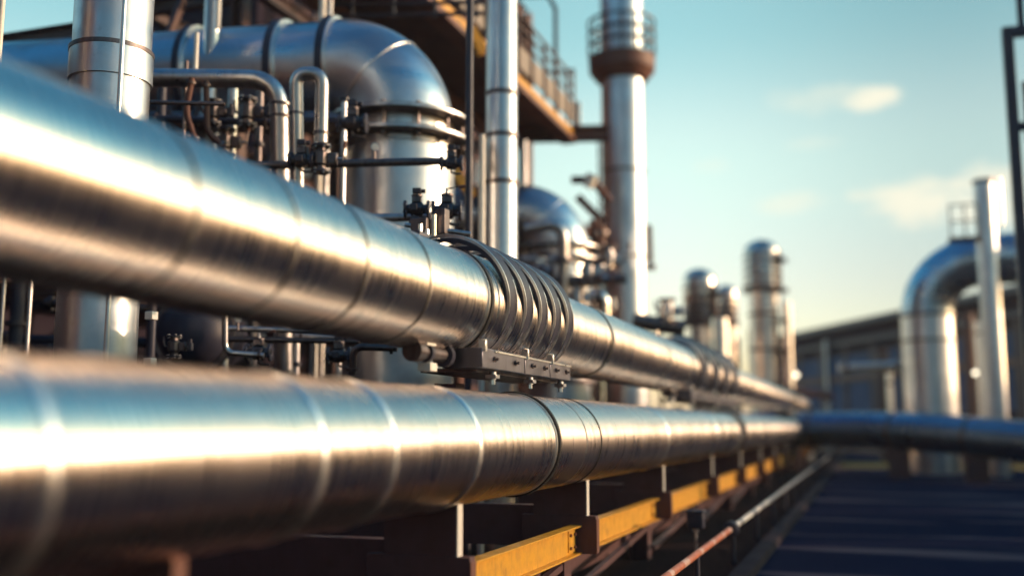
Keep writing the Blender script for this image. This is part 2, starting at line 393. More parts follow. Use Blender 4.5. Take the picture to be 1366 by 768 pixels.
part('joint_band', MB().ring((LX, yl(783), LZ), (0, 1, 0), PR - .002, PR + .005, .02, 144), M['seam'], lo)
part('joint_gasket', MB().ring((LX, yl(802), LZ), (0, 1, 0), PR - .002, PR + .008, .022, 144), M['rubber'], lo, 'thin black joint ring')
for u in (893, 958):
    part('seam', bead(LX, LZ, yl(u), .08, .012), M['bright'], lo)
yf = yl(992)
part('flange', MB().ring((LX, yf, LZ), (0, 1, 0), PR - .002, PR + .07, .16, 96), M['dark'], lo, 'dark flange collar')
part('flange', MB().ring((LX, yf - .45, LZ), (0, 1, 0), PR - .002, PR + .03, .2, 96), M['seam'], lo)
for s in l_seams[13:]:
    part('seam', MB().ring((LX, s, LZ), (0, 1, 0), PR - .002, PR + .008, .04, 96), M['seam'], lo)

# ------------------------------------------------------------------ strapped clamps on the upper pipe
def clamp(y0, y1, label, nstr=5, mat='strap'):
    t = thing('pipe_clamp', label, 'clamp', (UX, y0, UZ), 'strapped clamps round the upper pipe')
    zb = UZ - PR - .06                              # underside of pipe
    L = y1 - y0
    sleeve = []
    k = 40
    for i in range(k + 1):
        f = i / k; sleeve.append((PR + .012 + .014 * math.sin(f * math.pi * nstr * 1.0) ** 2, y0 + .02 + (L - .04) * f))
    part('sleeve', MB().lathe((UX, 0, UZ), (0, 1, 0), [(PR - .001, y0 + .015)] + sleeve + [(PR - .001, y1 - .015)], 96), M['clad'], t, sharp=60)
    c = V((UX - .045, 0, UZ + .06))
    TILT = (0, math.cos(R(15)), math.sin(R(15)))
    for i in range(nstr):
        yy = y0 + L * (i + .5) / nstr
        s = part('strap', MB().arcpart((c.x, yy, c.z), TILT, (1, 0, 0), PR + .062, PR + .096, L / nstr * .44, R(64), R(-200), 72), M[mat], t, bevel=.002)
        part('strap_edge', MB().arcpart((c.x, yy - L / nstr * .215, c.z), TILT, (1, 0, 0), PR + .08, PR + .102, .012, R(64), R(-200), 72), M['bright'], s)
        part('strap_edge', MB().arcpart((c.x, yy + L / nstr * .215, c.z), TILT, (1, 0, 0), PR + .08, PR + .102, .012, R(64), R(-200), 72), M['bright'], s)
    # base blocks on the camera side under the straps
    bx = UX + .20; bz = UZ - PR - .04
    cuts = [0, .42, .72, 1.0]
    for i in range(3):
        a, b = y0 - .22 + (L + .34) * cuts[i], y0 - .22 + (L + .34) * cuts[i + 1] - .02
        bl = part('base_block', MB().box((bx, (a + b) / 2, bz), (.32, b - a, .15)), M['hoop'], t, bevel=.006)
        part('lug', MB().box((bx + .155, a + .02, bz + .09), (.06, .035, .09)), M['bright'], bl, bevel=.004)
        for f in (.25, .75):
            part('bolt', MB().lathe((bx + .161, a + (b - a) * f, bz), (1, 0, 0), [(.022, 0), (.022, .018), (.012, .019), (.012, .04)], 6), M['dark'], bl)
    for i in range(3):
        yy = y0 + .16 + (L - .2) * i / 2
        cl = part('hold_down', MB().cyl((bx + .1, yy, bz - .15), (bx + .1, yy, bz - .086), .03, n=12).box((bx + .1, yy, bz - .125), (.09, .09, .03)), M['steel'], t, bevel=.003)
        part('nut', MB().cyl((bx + .1, yy, bz - .185), (bx + .1, yy, bz - .151), .022, n=6), M['bright'], cl)
    part('edge_bar', MB().box((bx + .164, (y0 + y1) / 2 + .07, bz + .06), (.012, L + .06, .012)), M['bright'], t)
    part('base_plate', MB().box((UX + .02, (y0 + y1) / 2, bz - .082), (.46, L + .12, .03)), M['dark'], t, bevel=.004)
    part('post', MB().beam((UX - .42, (y0 + y1) / 2, 0), (UX - .42, (y0 + y1) / 2, bz - .135), .2, .2, .02), M['rack'], t)
    # tensioner cylinder at the near end of the base
    ya = y0 - .85
    ac = part('actuator', MB().cyl((bx - .1, ya, bz + .01), (bx - .1, y0 - .24, bz + .01), .052, n=20).cyl((bx - .1, ya - .05, bz + .01), (bx - .1, ya + .06, bz + .01), .075, n=20), M['dark'], t, sharp=40)
    part('collar', MB().ring((bx - .1, y0 - .34, bz + .01), (0, 1, 0), .05, .085, .06, 24), M['strap'], ac)
    part('collar', MB().ring((bx - .1, ya + .18, bz + .01), (0, 1, 0), .05, .07, .05, 24), M['strap'], ac)
    part('bracket', MB().box((bx - .1, ya + .16, bz + .1), (.12, .16, .09)), M['white'], t, 'cream bracket', bevel=.006)
    part('bracket', MB().box((bx - .1, ya + .22, bz - .09), (.1, .12, .06)), M['white'], t, 'cream bracket', bevel=.006)
    # hinge end on top, behind the first strap
    hz = UZ + PR + .085
    h = part('hinge', MB().box((UX - .28, y0 + .02, hz + .01), (.12, .34, .11)).cyl((UX - .2, y0 - .2, hz + .04), (UX - .2, y0 + .2, hz + .04), .035), M['dark'], t, bevel=.004)
    part('bolt', MB().cyl((UX - .2, y0 - .12, hz), (UX - .2, y0 - .12, hz + .13), .018, n=8), M['bright'], h)
    part('bolt', MB().cyl((UX - .24, y0 + .1, hz), (UX - .24, y0 + .1, hz + .13), .018, n=8), M['bright'], h)
    return t
clamp(yu(664), yu(762), 'five-strap steel clamp in sharp focus at the middle of the upper pipe')
clamp(yu(928), yu(985), 'far blurred strapped clamp on the upper pipe, nearer the pale towers', 4, 'navy')

# ------------------------------------------------------------------ rack under the lower pipe
XE = LX + .12
sup_y = [atX(237, 760, XE).y, atX(612, 700, XE).y, atX(783, 660, XE).y, atX(885, 640, XE).y, atX(950, 620, XE).y]
while sup_y[-1] < YEND - 4: sup_y.append(sup_y[-1] + 4.2)
zstep = atX(783, 690, XE).z
zbeam = atX(690, 676, LX - .5).z
ORD = ['first', 'second', 'third', 'fourth', 'fifth', 'sixth', 'seventh', 'eighth', 'ninth', 'tenth', 'eleventh', 'twelfth', 'thirteenth']
for i, yy in enumerate(sup_y):
    t = thing('pipe_support', f'dark brown saddle plate on a cross beam under the lower pipe, {ORD[i]} from the camera', 'pipe support', (LX, yy, 0), 'dark supports under the lower pipe')
    z0 = LZ - PR - .004
    nn = 14; poly = [(-.42, zstep + .02), (XE - LX, zstep + .02)]
    a0 = math.acos((XE - LX) / (PR + .004)); a1 = math.acos(-.36 / (PR + .004))
    arc = [(math.cos(-a0 - (a1 - a0) * k / nn) * (PR + .004), LZ + math.sin(-a0 - (a1 - a0) * k / nn) * (PR + .004)) for k in range(nn + 1)]
    poly = poly + arc + [(-.42, arc[-1][1])]
    part('saddle_plate', MB().prism(poly, (LX, yy, 0), (1, 0, 0), (0, 0, 1), (0, 1, 0), .07), M['rack'], t, bevel=.004)
    part('lit_edge_strip', MB().box((XE + .005, yy, (zstep + z0 + .05) / 2), (.01, .085, z0 + .03 - zstep)), M['white'] if i else M['rust'], t, 'sunlit edge painted as a pale strip' if i else 'sunlit edge painted as a rust-brown strip')  # sunlit plate edge painted as a separate strip
    part('foot_plate', MB().box((LX - .16, yy, zstep - .16), (.76, .09, .36)), M['rack'], t, bevel=.004)
    part('lit_foot_strip', MB().box((LX + .224, yy, zstep - .17), (.008, .1, .32)), M['rust'], t)  # lit edge of the foot plate painted as a browner strip
    part('cross_beam', MB().box((LX - 1.55, yy + .12, zbeam - .2), (2.9, .14, .40)), M['rack'], t, bevel=.004)
    part('column', MB().beam((LX - .2, yy, 0), (LX - .2, yy, zstep - .345), .24, .24, .02), M['rack'], t)
    part('column', MB().beam((LX - 2.4, yy + .12, 0), (LX - 2.4, yy + .12, zbeam - .41), .24, .24, .02), M['rack'], t)
XY_ = LX + .02; ztop = zstep - .075
for i in range(len(sup_y) - 1):
    a, b = sup_y[i] + .05, sup_y[i + 1] - .05
    if i == 0: continue
    g = ('widest yellow steel beam between the two nearest saddle plates' if i == 1 else f'yellow steel beam under the lower pipe, {ORD[i-1]} from the near end')
    t = thing('yellow_beam', g, 'beam', (XY_, a, 0), 'yellow beams along the rack')
    part('web', MB().box((XY_ - .02, (a + b) / 2, ztop - .13), (.03, b - a, .24)), M['yellow'], t, bevel=.003)
    part('top_lip', MB().box((XY_ + .0, (a + b) / 2, ztop - .002), (.12, b - a, .016)), M['yellow'], t, bevel=.003)
    part('bottom_lip', MB().box((XY_ + .0, (a + b) / 2, ztop - .259), (.12, b - a, .016)), M['yellow'], t, bevel=.003)
    if i < 7:
        for yy in (a + .16, b - .16):
            e = part('end_plate', MB().box((XY_ + .0, yy, ztop - .13), (.014, .22, .2)), M['yellow'], t, bevel=.003)
            for dy in (-.07, .07):
                for dz in (-.06, .06): part('bolt', MB().cyl((XY_ + .006, yy + dy, ztop - .13 + dz), (XY_ + .026, yy + dy, ztop - .13 + dz), .016, n=6), M['rust'], e)
t = thing('rack_beam', 'long dark lower beam of the pipe rack beneath the yellow beams', 'beam', (LX, 0, 0))
part('web', MB().box((LX - .45, 24, .28), (.06, 56, .3)), M['rack'], t)
part('flange', MB().box((LX - .45, 24, .44), (.2, 56, .02)), M['rack'], t)
for i in range(1, 6):
    a, b = sup_y[i], sup_y[i + 1]
    single('brace', MB().bar((LX - .1, a + .3, .12), (LX - .1, b - .2, zstep - .45), .06, .06), M['rack'], f'dark diagonal brace below the yellow beams, {ORD[i-1]} from the near end', 'brace', 'diagonal braces of the rack')

# guard rail with orange and white stripes
RX, RZ = -1.72, .46
yc = atX(975, 704, RX).y
t = thing('guard_rail', 'low guard rail striped orange and white, then dull grey, along the road edge', 'guard rail', (RX, 0, 0))
yy = 1.5; k = 0
rnd = random.Random(5)
om, wm = MB(), MB()
while yy < yc - .1:
    L = rnd.uniform(.45, .8) if k % 2 == 0 else rnd.uniform(.12, .3)
    (om if k % 2 == 0 else wm).cyl((RX, yy, RZ), (RX, min(yy + L, yc - .1), RZ), .035, n=20); yy += L; k += 1
part('striped_bar', om, M['orange'], t); part('white_stripe', wm, M['palestripe'], t)
part('collar', MB().cyl((RX, yc - .12, RZ), (RX, yc + .14, RZ), .085, n=24).cyl((RX, yc - .05, RZ), (RX, yc + .05, RZ), .10, n=24), M['navy'], t)
gm, wm = MB(), MB(); yy = yc + .14; k = 0
while yy < 46:
    L = rnd.uniform(.5, 1.2) if k % 2 == 0 else rnd.uniform(.3, .6)
    if k % 2 == 0 and k < 8: part('white_band', MB().cyl((RX, yy, RZ), (RX, yy + L, RZ), .034, n=16), M['white'], t)
    else: gm.cyl((RX, yy, RZ), (RX, yy + L, RZ), .033, n=16)
    yy += L; k += 1
part('grey_bar', gm, M['steel'], t)
for k in range(16):
    part('post', MB().cyl((RX, 2 + k * 2.9, 0), (RX, 2 + k * 2.9, RZ - .03), .03, n=14), M['navy'], t)
# little flood lamp on a stem
p = atX(928, 693, -2.05)
t = thing('flood_lamp', 'small dark box-shaped flood lamp on a thin stem beside the striped rail', 'lamp', (p.x, p.y, 0))
part('stem', MB().cyl((p.x, p.y, 0), (p.x, p.y, p.z - .09), .015), M['steel'], t)
hd = part('housing', MB().box(p, (.2, .16, .2)).box(p + V((0, 0, .105)), (.24, .2, .025)), M['navy'], t, bevel=.012)
part('lens', MB().box(p + V((0, -.085, 0)), (.15, .012, .14)), M['glass'], hd)
part('bracket', MB().box(p + V((0, 0, -.115)), (.06, .06, .04)), M['steel'], t)

# ------------------------------------------------------------------ vertical pipes and poles behind
def vpipe(u, v, D, rpx, label, v0=None, v1=None, bands=(), mat='cladv', name='vertical_pipe', cat='pipe', group=None, n=48, bandmat='dark'):
    p = atD(u, v, D); r = rpx / F * D
    zb = 0 if v0 is None else zat(p, v0); zt = 16 if v1 is None else zat(p, v1)
    if not bands: return single(name, MB().cyl((p.x, p.y, zb), (p.x, p.y, zt), r, n=n), M[mat], label, cat, group)
    t = thing(name, label, cat, (p.x, p.y, 0), group)
    part('shell', MB().cyl((p.x, p.y, zb), (p.x, p.y, zt), r, n=n), M[mat], t)
    for b in bands:
        z = zat(p, b); part('joint_band', MB().ring((p.x, p.y, z), (0, 0, 1), r - .002, r + .02 * (rpx / 25) ** .3, .05 * (D / 12), n), M[bandmat], t)
    return t
c1 = vpipe(150, 60, 8.9, 50, 'thick vertical steel pipe at the far left with one dark joint', bands=(72,))
pc = atD(150, 60, 8.9); zc = zat(pc, 112)
part('collar', MB().ring((pc.x, pc.y, zc + .14), (0, 0, 1), .30, .345, .28, 48), M['cladv'], c1)
vpipe(163, 60, 8.0, 3.2, 'thin pale pole in front of the thick left vertical pipe', mat='bright', name='pole', cat='pole', n=16)
vpipe(1, 30, 8.2, 4, 'thin pale pole at the extreme left edge above the upper pipe', mat='white', name='pole', cat='pole', n=16)
vpipe(430, 30, 15.6, 4.5, 'thin pale pole standing behind the horizontal duct', mat='white', name='pole', cat='pole', n=16)
vpipe(440, 30, 16.4, 3.0, 'thinner steel pole just right of the pale pole behind the duct', mat='steel', name='pole', cat='pole', n=16)
vpipe(284, 15, 13.5, 11, 'short grey vertical pipe rising behind the duct near the left pipe', mat='steel', name='vertical_pipe', cat='pipe', n=24)
vpipe(291, 15, 12.9, 3, 'thin bright pole against the short grey pipe', v0=38, mat='white', name='pole', cat='pole', n=16)
vpipe(262, 60, 11.4, 3.2, 'short bright pole in front of the duct, left of the first band', v0=102, v1=44, mat='white', name='pole', cat='pole', n=16)
vpipe(249, 80, 11.2, 2.6, 'thin dark bent conduit beside the short bright pole', v0=190, v1=82, mat='dark', name='conduit', cat='conduit', n=12)
vpipe(626, 150, 12.2, 5, 'slim dark steel post to the right of the near vessel', mat='navy', name='post', cat='post', n=16)
vpipe(643, 240, 13.4, 4, 'short cream pole between the slim dark post and the medium vertical pipe', v1=180, mat='white', name='pole', cat='pole', n=16)
vpipe(669, 150, 14.2, 21, 'medium vertical steel pipe with three thin joints right of the near vessel', bands=(127, 183, 245))
vpipe(700, 215, 24, 3, 'thin grey pole below the walkway end', v1=188, mat='steel', name='pole', cat='pole', n=12)

# ------------------------------------------------------------------ vessels with bent ducts
VP_ = atD(532, 230, 13.4); VR = 74 / F * 13.4
VX, VY = VP_.x, VP_.y
zf1, zf2 = zat(VP_, 168), zat(VP_, 194)
ztopd = zat(V((VX - .2, VY, 0)), 27)
DIR = V((-.985, -.17, 0)).normalized()
def vessel(label, group):
    t = thing('vessel', label, 'vessel', (VX, VY, 0), group)
    b = V((VX, VY, 0))
    part('drum', MB().lathe(b, (0, 0, 1), [(VR, .6), (VR, zf2 - .12), (VR + .02, zf2 - .11), (VR + .02, zf2 - .05), (VR, zf2 - .04), (VR, zf1 + .02)], 72), M['cladv'], t)
    part('base_skirt', MB().lathe(b, (0, 0, 1), [(VR + .15, 0), (VR + .15, .1), (VR + .03, .2), (VR + .03, .598)], 48), M['brown'], t)
    zl = zat(VP_, 461)
    fl = part('lower_flange', MB().ring(b + V((0, 0, zl)), (0, 0, 1), VR - .002, VR + .13, .10, 72), M['dark'], t, bevel=.005)
    for z, m, nm in ((zf1, 'dark', 'top_flange'), (zf2, 'dark', 'flange')):
        f = part(nm, MB().ring(b + V((0, 0, z)), (0, 0, 1), VR - .002, VR + .23, .065, 72), M[m], t, bevel=.006)
        part('rim', MB().ring(b + V((0, 0, z)), (0, 0, 1), VR + .231, VR + .245, .035, 72), M['steel'], f)
        if nm == 'flange':
            for k in range(12):
                a = 2 * math.pi * k / 12 + .2; q = b + V((math.cos(a) * (VR + .11), math.sin(a) * (VR + .11), 0))
                part('bolt', MB().cyl(q + V((0, 0, zf2 - .09)), q + V((0, 0, zf1 + .09)), .022, n=8).cyl(q + V((0, 0, zf2 - .08)), q + V((0, 0, zf2 - .03)), .042, n=6).cyl(q + V((0, 0, zf1 + .03)), q + V((0, 0, zf1 + .075)), .042, n=6), M['dark'], f)
    # bend: mitred segments from vertical to horizontal
    br = VR + .10; zc = ztopd - VR; z0 = zc - br
    segs = 3; pts = []
    sm = 8
    for k in range(segs * sm + 1):
        th = R(90) * k / (segs * sm)
        pts.append(b + V((0, 0, z0)) + DIR * (br * (1 - math.cos(th))) + V((0, 0, br * math.sin(th))))
    part('bend', MB().tube([b + V((0, 0, zf1 + .03))] + pts if z0 > zf1 + .1 else pts, VR - .012, 72), M['cladv'], t, sharp=60)
    for k in (1,):
        th = R(48); c = b + V((0, 0, z0)) + DIR * (br * (1 - math.cos(th))) + V((0, 0, br * math.sin(th)))
        tan = DIR * math.sin(th) + V((0, 0, math.cos(th)))
        part('bend_seam', MB().ring(c, tan, VR - .014, VR + .004, .025, 72), M['bright'], t)
    e = pts[-1]
    dl = 9.0
    part('duct', MB().cyl(e + DIR * .002, e + DIR * dl, VR - .03, n=72), M['cladv'], t)
    for s, w in ((.05, .10), (.75, .10), (2.0, .09), (5.4, .1)):
        part('duct_band', MB().ring(e + DIR * s, DIR, VR - .032, VR + .035, w, 72), M['navy'], t)
        part('band_rim', MB().ring(e + DIR * (s - w / 2 - .012), DIR, VR - .032, VR + .03, .022, 72), M['bright'], t)
    for s in (3.2, 7.5):
        q = e + DIR * s
        part('duct_leg', MB().beam((q.x, q.y, 0), (q.x, q.y, q.z - VR), .22, .22, .02), M['navy'], t)
    return t
v1 = vessel('near metal vessel with a bolted double flange, bending into a horizontal duct to the left', 'bent-top vessels behind the pipes')
p2 = atD(742, 300, 22.6)
copy_tree(v1, (p2.x, p2.y, zat(V((p2.x - .2, p2.y, 0)), 246) - ztopd), 'farther smaller-looking metal vessel with a bent top, between the medium pipe and the tall stack')

# ------------------------------------------------------------------ small pipework round the near vessel
def smalltube(name, pix, D, rpx, mat, label, cat='pipe', bend=14, n=24):
    """rounded polyline; pix entries are (u, v) or (u, v, depth)"""
    P = [atD(q[0], q[1], q[2] if len(q) > 2 else D) for q in pix]; out = [P[0]]
    for i in range(1, len(P) - 1):
        a, b, c = P[i - 1], P[i], P[i + 1]; k = bend / F * D
        k = min(k, (a - b).length * .49, (c - b).length * .49)
        q0, q1 = b + (a - b).normalized() * k, b + (c - b).normalized() * k
        for s in range(9):
            f = s / 8; out.append(q0 * (1 - f) ** 2 + b * (2 * f * (1 - f)) + q1 * f ** 2)
    out.append(P[-1])
    return out, rpx / F * D
def pipe_thing(name, pix, D, rpx, mat, label, bands=(), **kw):
    pts, r = smalltube(name, pix, D, rpx, mat, label, **kw)
    if not bands: return single(name, MB().tube(pts, r, 28), M[mat], label, 'pipe')
    t = thing(name, label, 'pipe', pts[-1]); part('tube', MB().tube(pts, r, 28), M[mat], t)
    for (u, v, ax) in bands:
        c = atD(u, v, D); part('joint_band', MB().ring(c, ax, r * .98, r * 1.14, .03, 32), M['dark'], t)
    return t
Zx = V((0, 0, 1))
pipe_thing('bent_pipe', [(205, 104), (372, 106), (379, 520)], 11.0, 12.5, 'steel', 'grey pipe running level below the duct then bending down behind the upper pipe', bands=((374, 140, Zx), (374, 156, Zx)), bend=42)
pipe_thing('return_bend', [(397, 260), (395, 98), (430, 98), (428, 190)], 10.6, 9, 'steel', 'small upside-down U pipe standing over the near valve', bands=((428, 178, Zx), (395, 152, Zx)), bend=30)
pipe_thing('level_pipe', [(335, 221, 10.9), (592, 215, 10.9)], 10.9, 5.5, 'dark', 'slim dark level pipe crossing in front of the near vessel')
pipe_thing('level_pipe', [(480, 291, 10.6), (600, 289, 10.6)], 10.6, 5.5, 'steel', 'slim level pipe just above the upper pipe, entering the black valve cluster')
pipe_thing('level_pipe', [(170, 136, 10.2), (300, 139, 10.2)], 10.2, 3, 'dark', 'thin dark tube low under the duct beside the thick left pipe')

def valve(c, s, axis, label, wheel=True, group='valves round the near vessel', m1='dark', m2='strap'):
    """c centre, s pipe radius, axis along the pipe"""
    a = V(axis).normalized(); upv = Zx if abs(a.z) < .9 else _r.copy(); side = a.cross(upv).normalized(); upv = side.cross(a)
    t = thing('valve', label, 'valve', c, group)
    s *= .8; rot = Matrix((a, side, upv)).transposed(); rv = random.Random(int(abs(c.x * 971 + c.z * 377)))
    part('body', MB().lathe(c, a, [(s * 1.1, -2.6 * s), (s * 1.2, -1.5 * s), (s * 1.7, -1.2 * s), (s * 1.75, 1.2 * s), (s * 1.2, 1.5 * s), (s * 1.1, 2.6 * s)], 8), M[m1], t, bevel=.004)
    for h in (-2.7, 2.7):
        f = part('flange', MB().ring(c + a * h * s, a, s * .6, s * 2.1, .5 * s, 28), M[m2], t, bevel=.003)
        for k in range(6):
            w = R(60) * k; q = c + a * (h * s) + (upv * math.cos(w) + side * math.sin(w)) * s * 1.7
            part('bolt', MB().cyl(q - a * .5 * s, q + a * .5 * s, .24 * s, n=6), M['steel'], f)
    part('bonnet', MB().box(c + upv * 2.3 * s, (2.2 * s, 2.0 * s, 1.4 * s), rot).cyl(c + upv * 2.9 * s, c + upv * 3.4 * s, 1.3 * s, n=16), M[m1], t, bevel=.004)
    part('stem', MB().cyl(c + upv * 3.3 * s, c + upv * 4.6 * s, .35 * s, n=12), M['steel'], t)
    part('side_box', MB().box(c + side * 2.0 * s + a * rv.uniform(-.6, .6) * s, (1.6 * s, 1.2 * s, 1.5 * s), rot), M[m2], t, bevel=.004)
    part('drain', MB().tube([c - upv * 1.5 * s, c - upv * 2.4 * s, c - upv * 2.8 * s + a * 1.2 * s, c - upv * 2.8 * s + a * 2.6 * s], .3 * s, 10), M[m1], t)
    if wheel:
        w = part('lever', MB().bar(c + upv * 4.5 * s, c + upv * 5.0 * s + a * 3.6 * s, .45 * s, .22 * s), M[m1], t, bevel=.003)
        part('grip', MB().cyl(c + upv * 4.8 * s + a * 2.4 * s, c + upv * 5.0 * s + a * 3.7 * s, .34 * s, n=10), M['rust'], w)
    else:
        part('gearbox', MB().box(c + upv * 4.3 * s, (2.0 * s, 2.0 * s, 1.2 * s), rot).cyl(c + upv * 4.3 * s, c + upv * 4.3 * s + a * 2.0 * s, .5 * s, n=12), M[m2], t, bevel=.004)
    return t
px = 10.6 / F
valve(atD(428, 212, 10.5), 8 * px, Zx, 'dark valve under the small U pipe, standing on the slim level pipe', wheel=True)
valve(atD(402, 214, 10.5), 7 * px, _r, 'black valve left of and touching the valve under the U pipe', wheel=False)
valve(atD(602, 218, 10.9), 6.5 * px, _r, 'valve at the right end of the slim dark level pipe', wheel=False)
valve(atD(556, 279, 10.4), 7 * px, _r, 'left valve of the black cluster behind the strapped clamp', wheel=False)
valve(atD(596, 281, 10.2), 8 * px, _r, 'right valve of the black cluster behind the strapped clamp', wheel=True)
t = thing('linkage', 'knot of dark brackets on top of the upper pipe just left of the strapped clamp', 'linkage', atD(570, 300, 9.6))
part('bracket', MB().box(atD(568, 305, 9.6), (.16, .34, .14)).box(atD(590, 296, 9.6), (.1, .12, .24)), M['dark'], t, bevel=.006)
part('rod', MB().cyl(atD(540, 300, 9.6), atD(628, 312, 9.6), .022), M['steel'], t)
part('pin', MB().cyl(atD(578, 286, 9.5), atD(578, 318, 9.5), .03), M['bright'], t)
part('arm', MB().bar(atD(548, 292, 9.7), atD(610, 322, 9.7), .05, .09), M['strap'], t, bevel=.005)

# clutter between the two big pipes, in the dark
pd = atD(266, 446, 11.5)
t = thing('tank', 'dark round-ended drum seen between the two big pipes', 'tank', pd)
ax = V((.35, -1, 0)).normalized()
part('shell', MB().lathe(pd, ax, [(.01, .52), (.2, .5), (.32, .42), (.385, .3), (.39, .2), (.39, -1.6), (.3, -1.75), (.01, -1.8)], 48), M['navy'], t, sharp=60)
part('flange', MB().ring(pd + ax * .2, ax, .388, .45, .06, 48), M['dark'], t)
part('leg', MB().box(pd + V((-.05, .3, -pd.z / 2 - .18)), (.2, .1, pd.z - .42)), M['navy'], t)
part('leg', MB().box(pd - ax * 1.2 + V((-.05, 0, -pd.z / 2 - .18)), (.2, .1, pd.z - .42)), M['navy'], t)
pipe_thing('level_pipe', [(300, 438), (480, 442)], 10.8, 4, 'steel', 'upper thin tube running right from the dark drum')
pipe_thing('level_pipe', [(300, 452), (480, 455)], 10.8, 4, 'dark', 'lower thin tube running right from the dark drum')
valve(atD(345, 470, 10.4), 7 * px, _r, 'valve low between the two big pipes, left of the bent grey pipe', wheel=True)
valve(atD(232, 462, 10.2), 6 * px, Zx, 'valve standing between the big pipes right of the thick left pipe', wheel=False)
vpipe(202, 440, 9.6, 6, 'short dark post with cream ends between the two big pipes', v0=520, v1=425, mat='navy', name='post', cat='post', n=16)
for (u, v, lab) in ((202, 421, 'cream junction box on top of the short dark post'), (200, 483, 'cream junction box at the foot of the short dark post')):
    single('junction_box', MB().box(atD(u, v, 9.4), (.085, .085, .075)), M['white'], lab, 'box', bevel=.006)
vpipe(38, 430, 10.5, 3, 'thin grey conduit between the big pipes at the far left', v1=340, mat='steel', name='conduit', cat='conduit', n=12)
vpipe(2, 430, 10.5, 3, 'thin conduit at the left edge between the big pipes', v1=340, mat='steel', name='conduit', cat='conduit', n=12)
t = thing('cable_tray', 'dark tray of thin cables behind the slim level pipe on the left', 'tray', atD(300, 165, 13))
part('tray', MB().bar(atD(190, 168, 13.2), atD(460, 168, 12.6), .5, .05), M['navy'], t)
for k in range(5):
    part('cable', MB().cyl(atD(190, 160 - k * 2.2, 13.2 + k * .08), atD(460, 160 - k * 2.2, 12.6 + k * .08), .02, n=10), M['dark' if k % 2 else 'steel'], t)
for k, (u, v) in enumerate(((300, 190), (330, 150), (470, 165))):
    valve(atD(u, v, 11.6), 8 * 11.6 / F, Zx if k < 2 else _r, ['dark valve below the cable tray, left of the U pipe', 'dark valve on the cable tray under the duct', 'dark valve between the U pipe and the near vessel'][k], wheel=(k == 0))

# ------------------------------------------------------------------ process building and steel frames on the left
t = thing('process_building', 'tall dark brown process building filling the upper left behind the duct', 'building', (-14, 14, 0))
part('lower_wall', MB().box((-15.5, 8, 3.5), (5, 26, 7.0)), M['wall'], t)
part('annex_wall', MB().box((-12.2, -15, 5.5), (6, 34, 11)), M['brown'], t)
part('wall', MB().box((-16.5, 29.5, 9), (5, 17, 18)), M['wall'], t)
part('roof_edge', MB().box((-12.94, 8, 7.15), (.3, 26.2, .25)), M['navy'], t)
for k in range(7):
    part('cladding_rib', MB().box((-12.95, -3 + k * 3.6, 3.4), (.1, .25, 6.8)), M['brown'], t)
for k in range(5):
    part('floor_band', MB().box((-13.95, 29.5, 3.0 + k * 3.2), (.16, 17, .4)), M['rust'], t)
for k in range(5):
    for j in range(3):
        w = part('window', MB().box((-13.96, 23.5 + k * 3.0, 4.8 + 3.2 * j), (.1, 1.7, 1.5)), M['glass'], t)
        part('frame', MB().box((-13.9, 23.5 + k * 3.0, 4.0 + 3.2 * j), (.08, 1.9, .08)).box((-13.9, 23.5 + k * 3.0, 5.6 + 3.2 * j), (.08, 1.9, .08)), M['brown'], w)
def frame(label, xs, ys, zs, mat='brown', s=.24, rail=False, brace=True):
    t = thing('steel_frame', label, 'steel frame', (xs[0], ys[0], 0))
    for x in xs:
        for yy in ys: part('column', MB().beam((x, yy, 0), (x, yy, zs[-1]), s, s, .025), M[mat], t)
    for z in zs:
        for x in xs: part('beam', MB().beam((x, ys[0] + s / 2, z - s / 2), (x, ys[-1] - s / 2, z - s / 2), s * .8, s * 1.1, .02), M[mat], t)
        for yy in ys: part('beam', MB().beam((xs[0], yy, z - s * 1.7), (xs[-1], yy, z - s * 1.7), s * .8, s * 1.1, .02), M[mat], t)
    if brace:
        for i in range(len(ys) - 1):
            part('brace', MB().bar((xs[-1] + .02, ys[i], zs[0] if len(zs) > 1 else 0), (xs[-1] + .02, ys[i + 1], zs[-1] - .3), .1, .1), M[mat], t)
    if rail:
        for yy in [ys[0] + (ys[-1] - ys[0]) * k / 8 for k in range(9)]:
            part('rail_post', MB().cyl((xs[-1], yy, zs[-1]), (xs[-1], yy, zs[-1] + 1.1), .025, n=10), M['navy'], t)
        for h in (.55, 1.1): part('rail', MB().cyl((xs[-1], ys[0], zs[-1] + h), (xs[-1], ys[-1], zs[-1] + h), .025, n=10), M['navy'], t)
    return t
frame('brown steel frame above the duct at the upper left with sky showing through', (-12.5, -10.0), (11.0, 14.5, 18.0, 21.5), (4.0, 7.6, 9.6, 12.5), rail=True)
frame('dark brown steel frame behind the slim post, between the near vessel and the medium pipe', (-12.0, -9.6), (23.5, 26.0, 29.0), (4.5, 8.0, 11.0, 14.5), mat='rust', s=.35)
frame('low navy steel frame standing behind the thick left pipe', (-12.0, -9.2), (5.0, 8.0), (3.2, 6.0, 8.6, 11), mat='navy', s=.2)
# top-left railing seen level along the top
t = thing('railing', 'level railing running along the top of the photo above the near vessel', 'railing', atD(450, 18, 17))
for v in (3, 18): part('rail', MB().cyl(atD(442, v + 4, 17), atD(655, v, 17), .035, n=12), M['navy'], t)
for u in (470, 525, 580, 635): part('rail_post', MB().cyl(atD(u, -40, 17), atD(u, 24, 17), .03, n=10), M['navy'], t)
# orange cross members
for k, (a, b, lab) in enumerate((((628, 38), (644, 72), 'short ochre beam glimpsed between slim post and medium pipe'), ((596, 215), (630, 262), 'pale ochre brace glimpsed right of the near vessel drum'))):
    single('brace', MB().bar(atD(a[0], a[1], 18), atD(b[0], b[1], 18), .16, .16), M['yellow'], lab, 'brace')

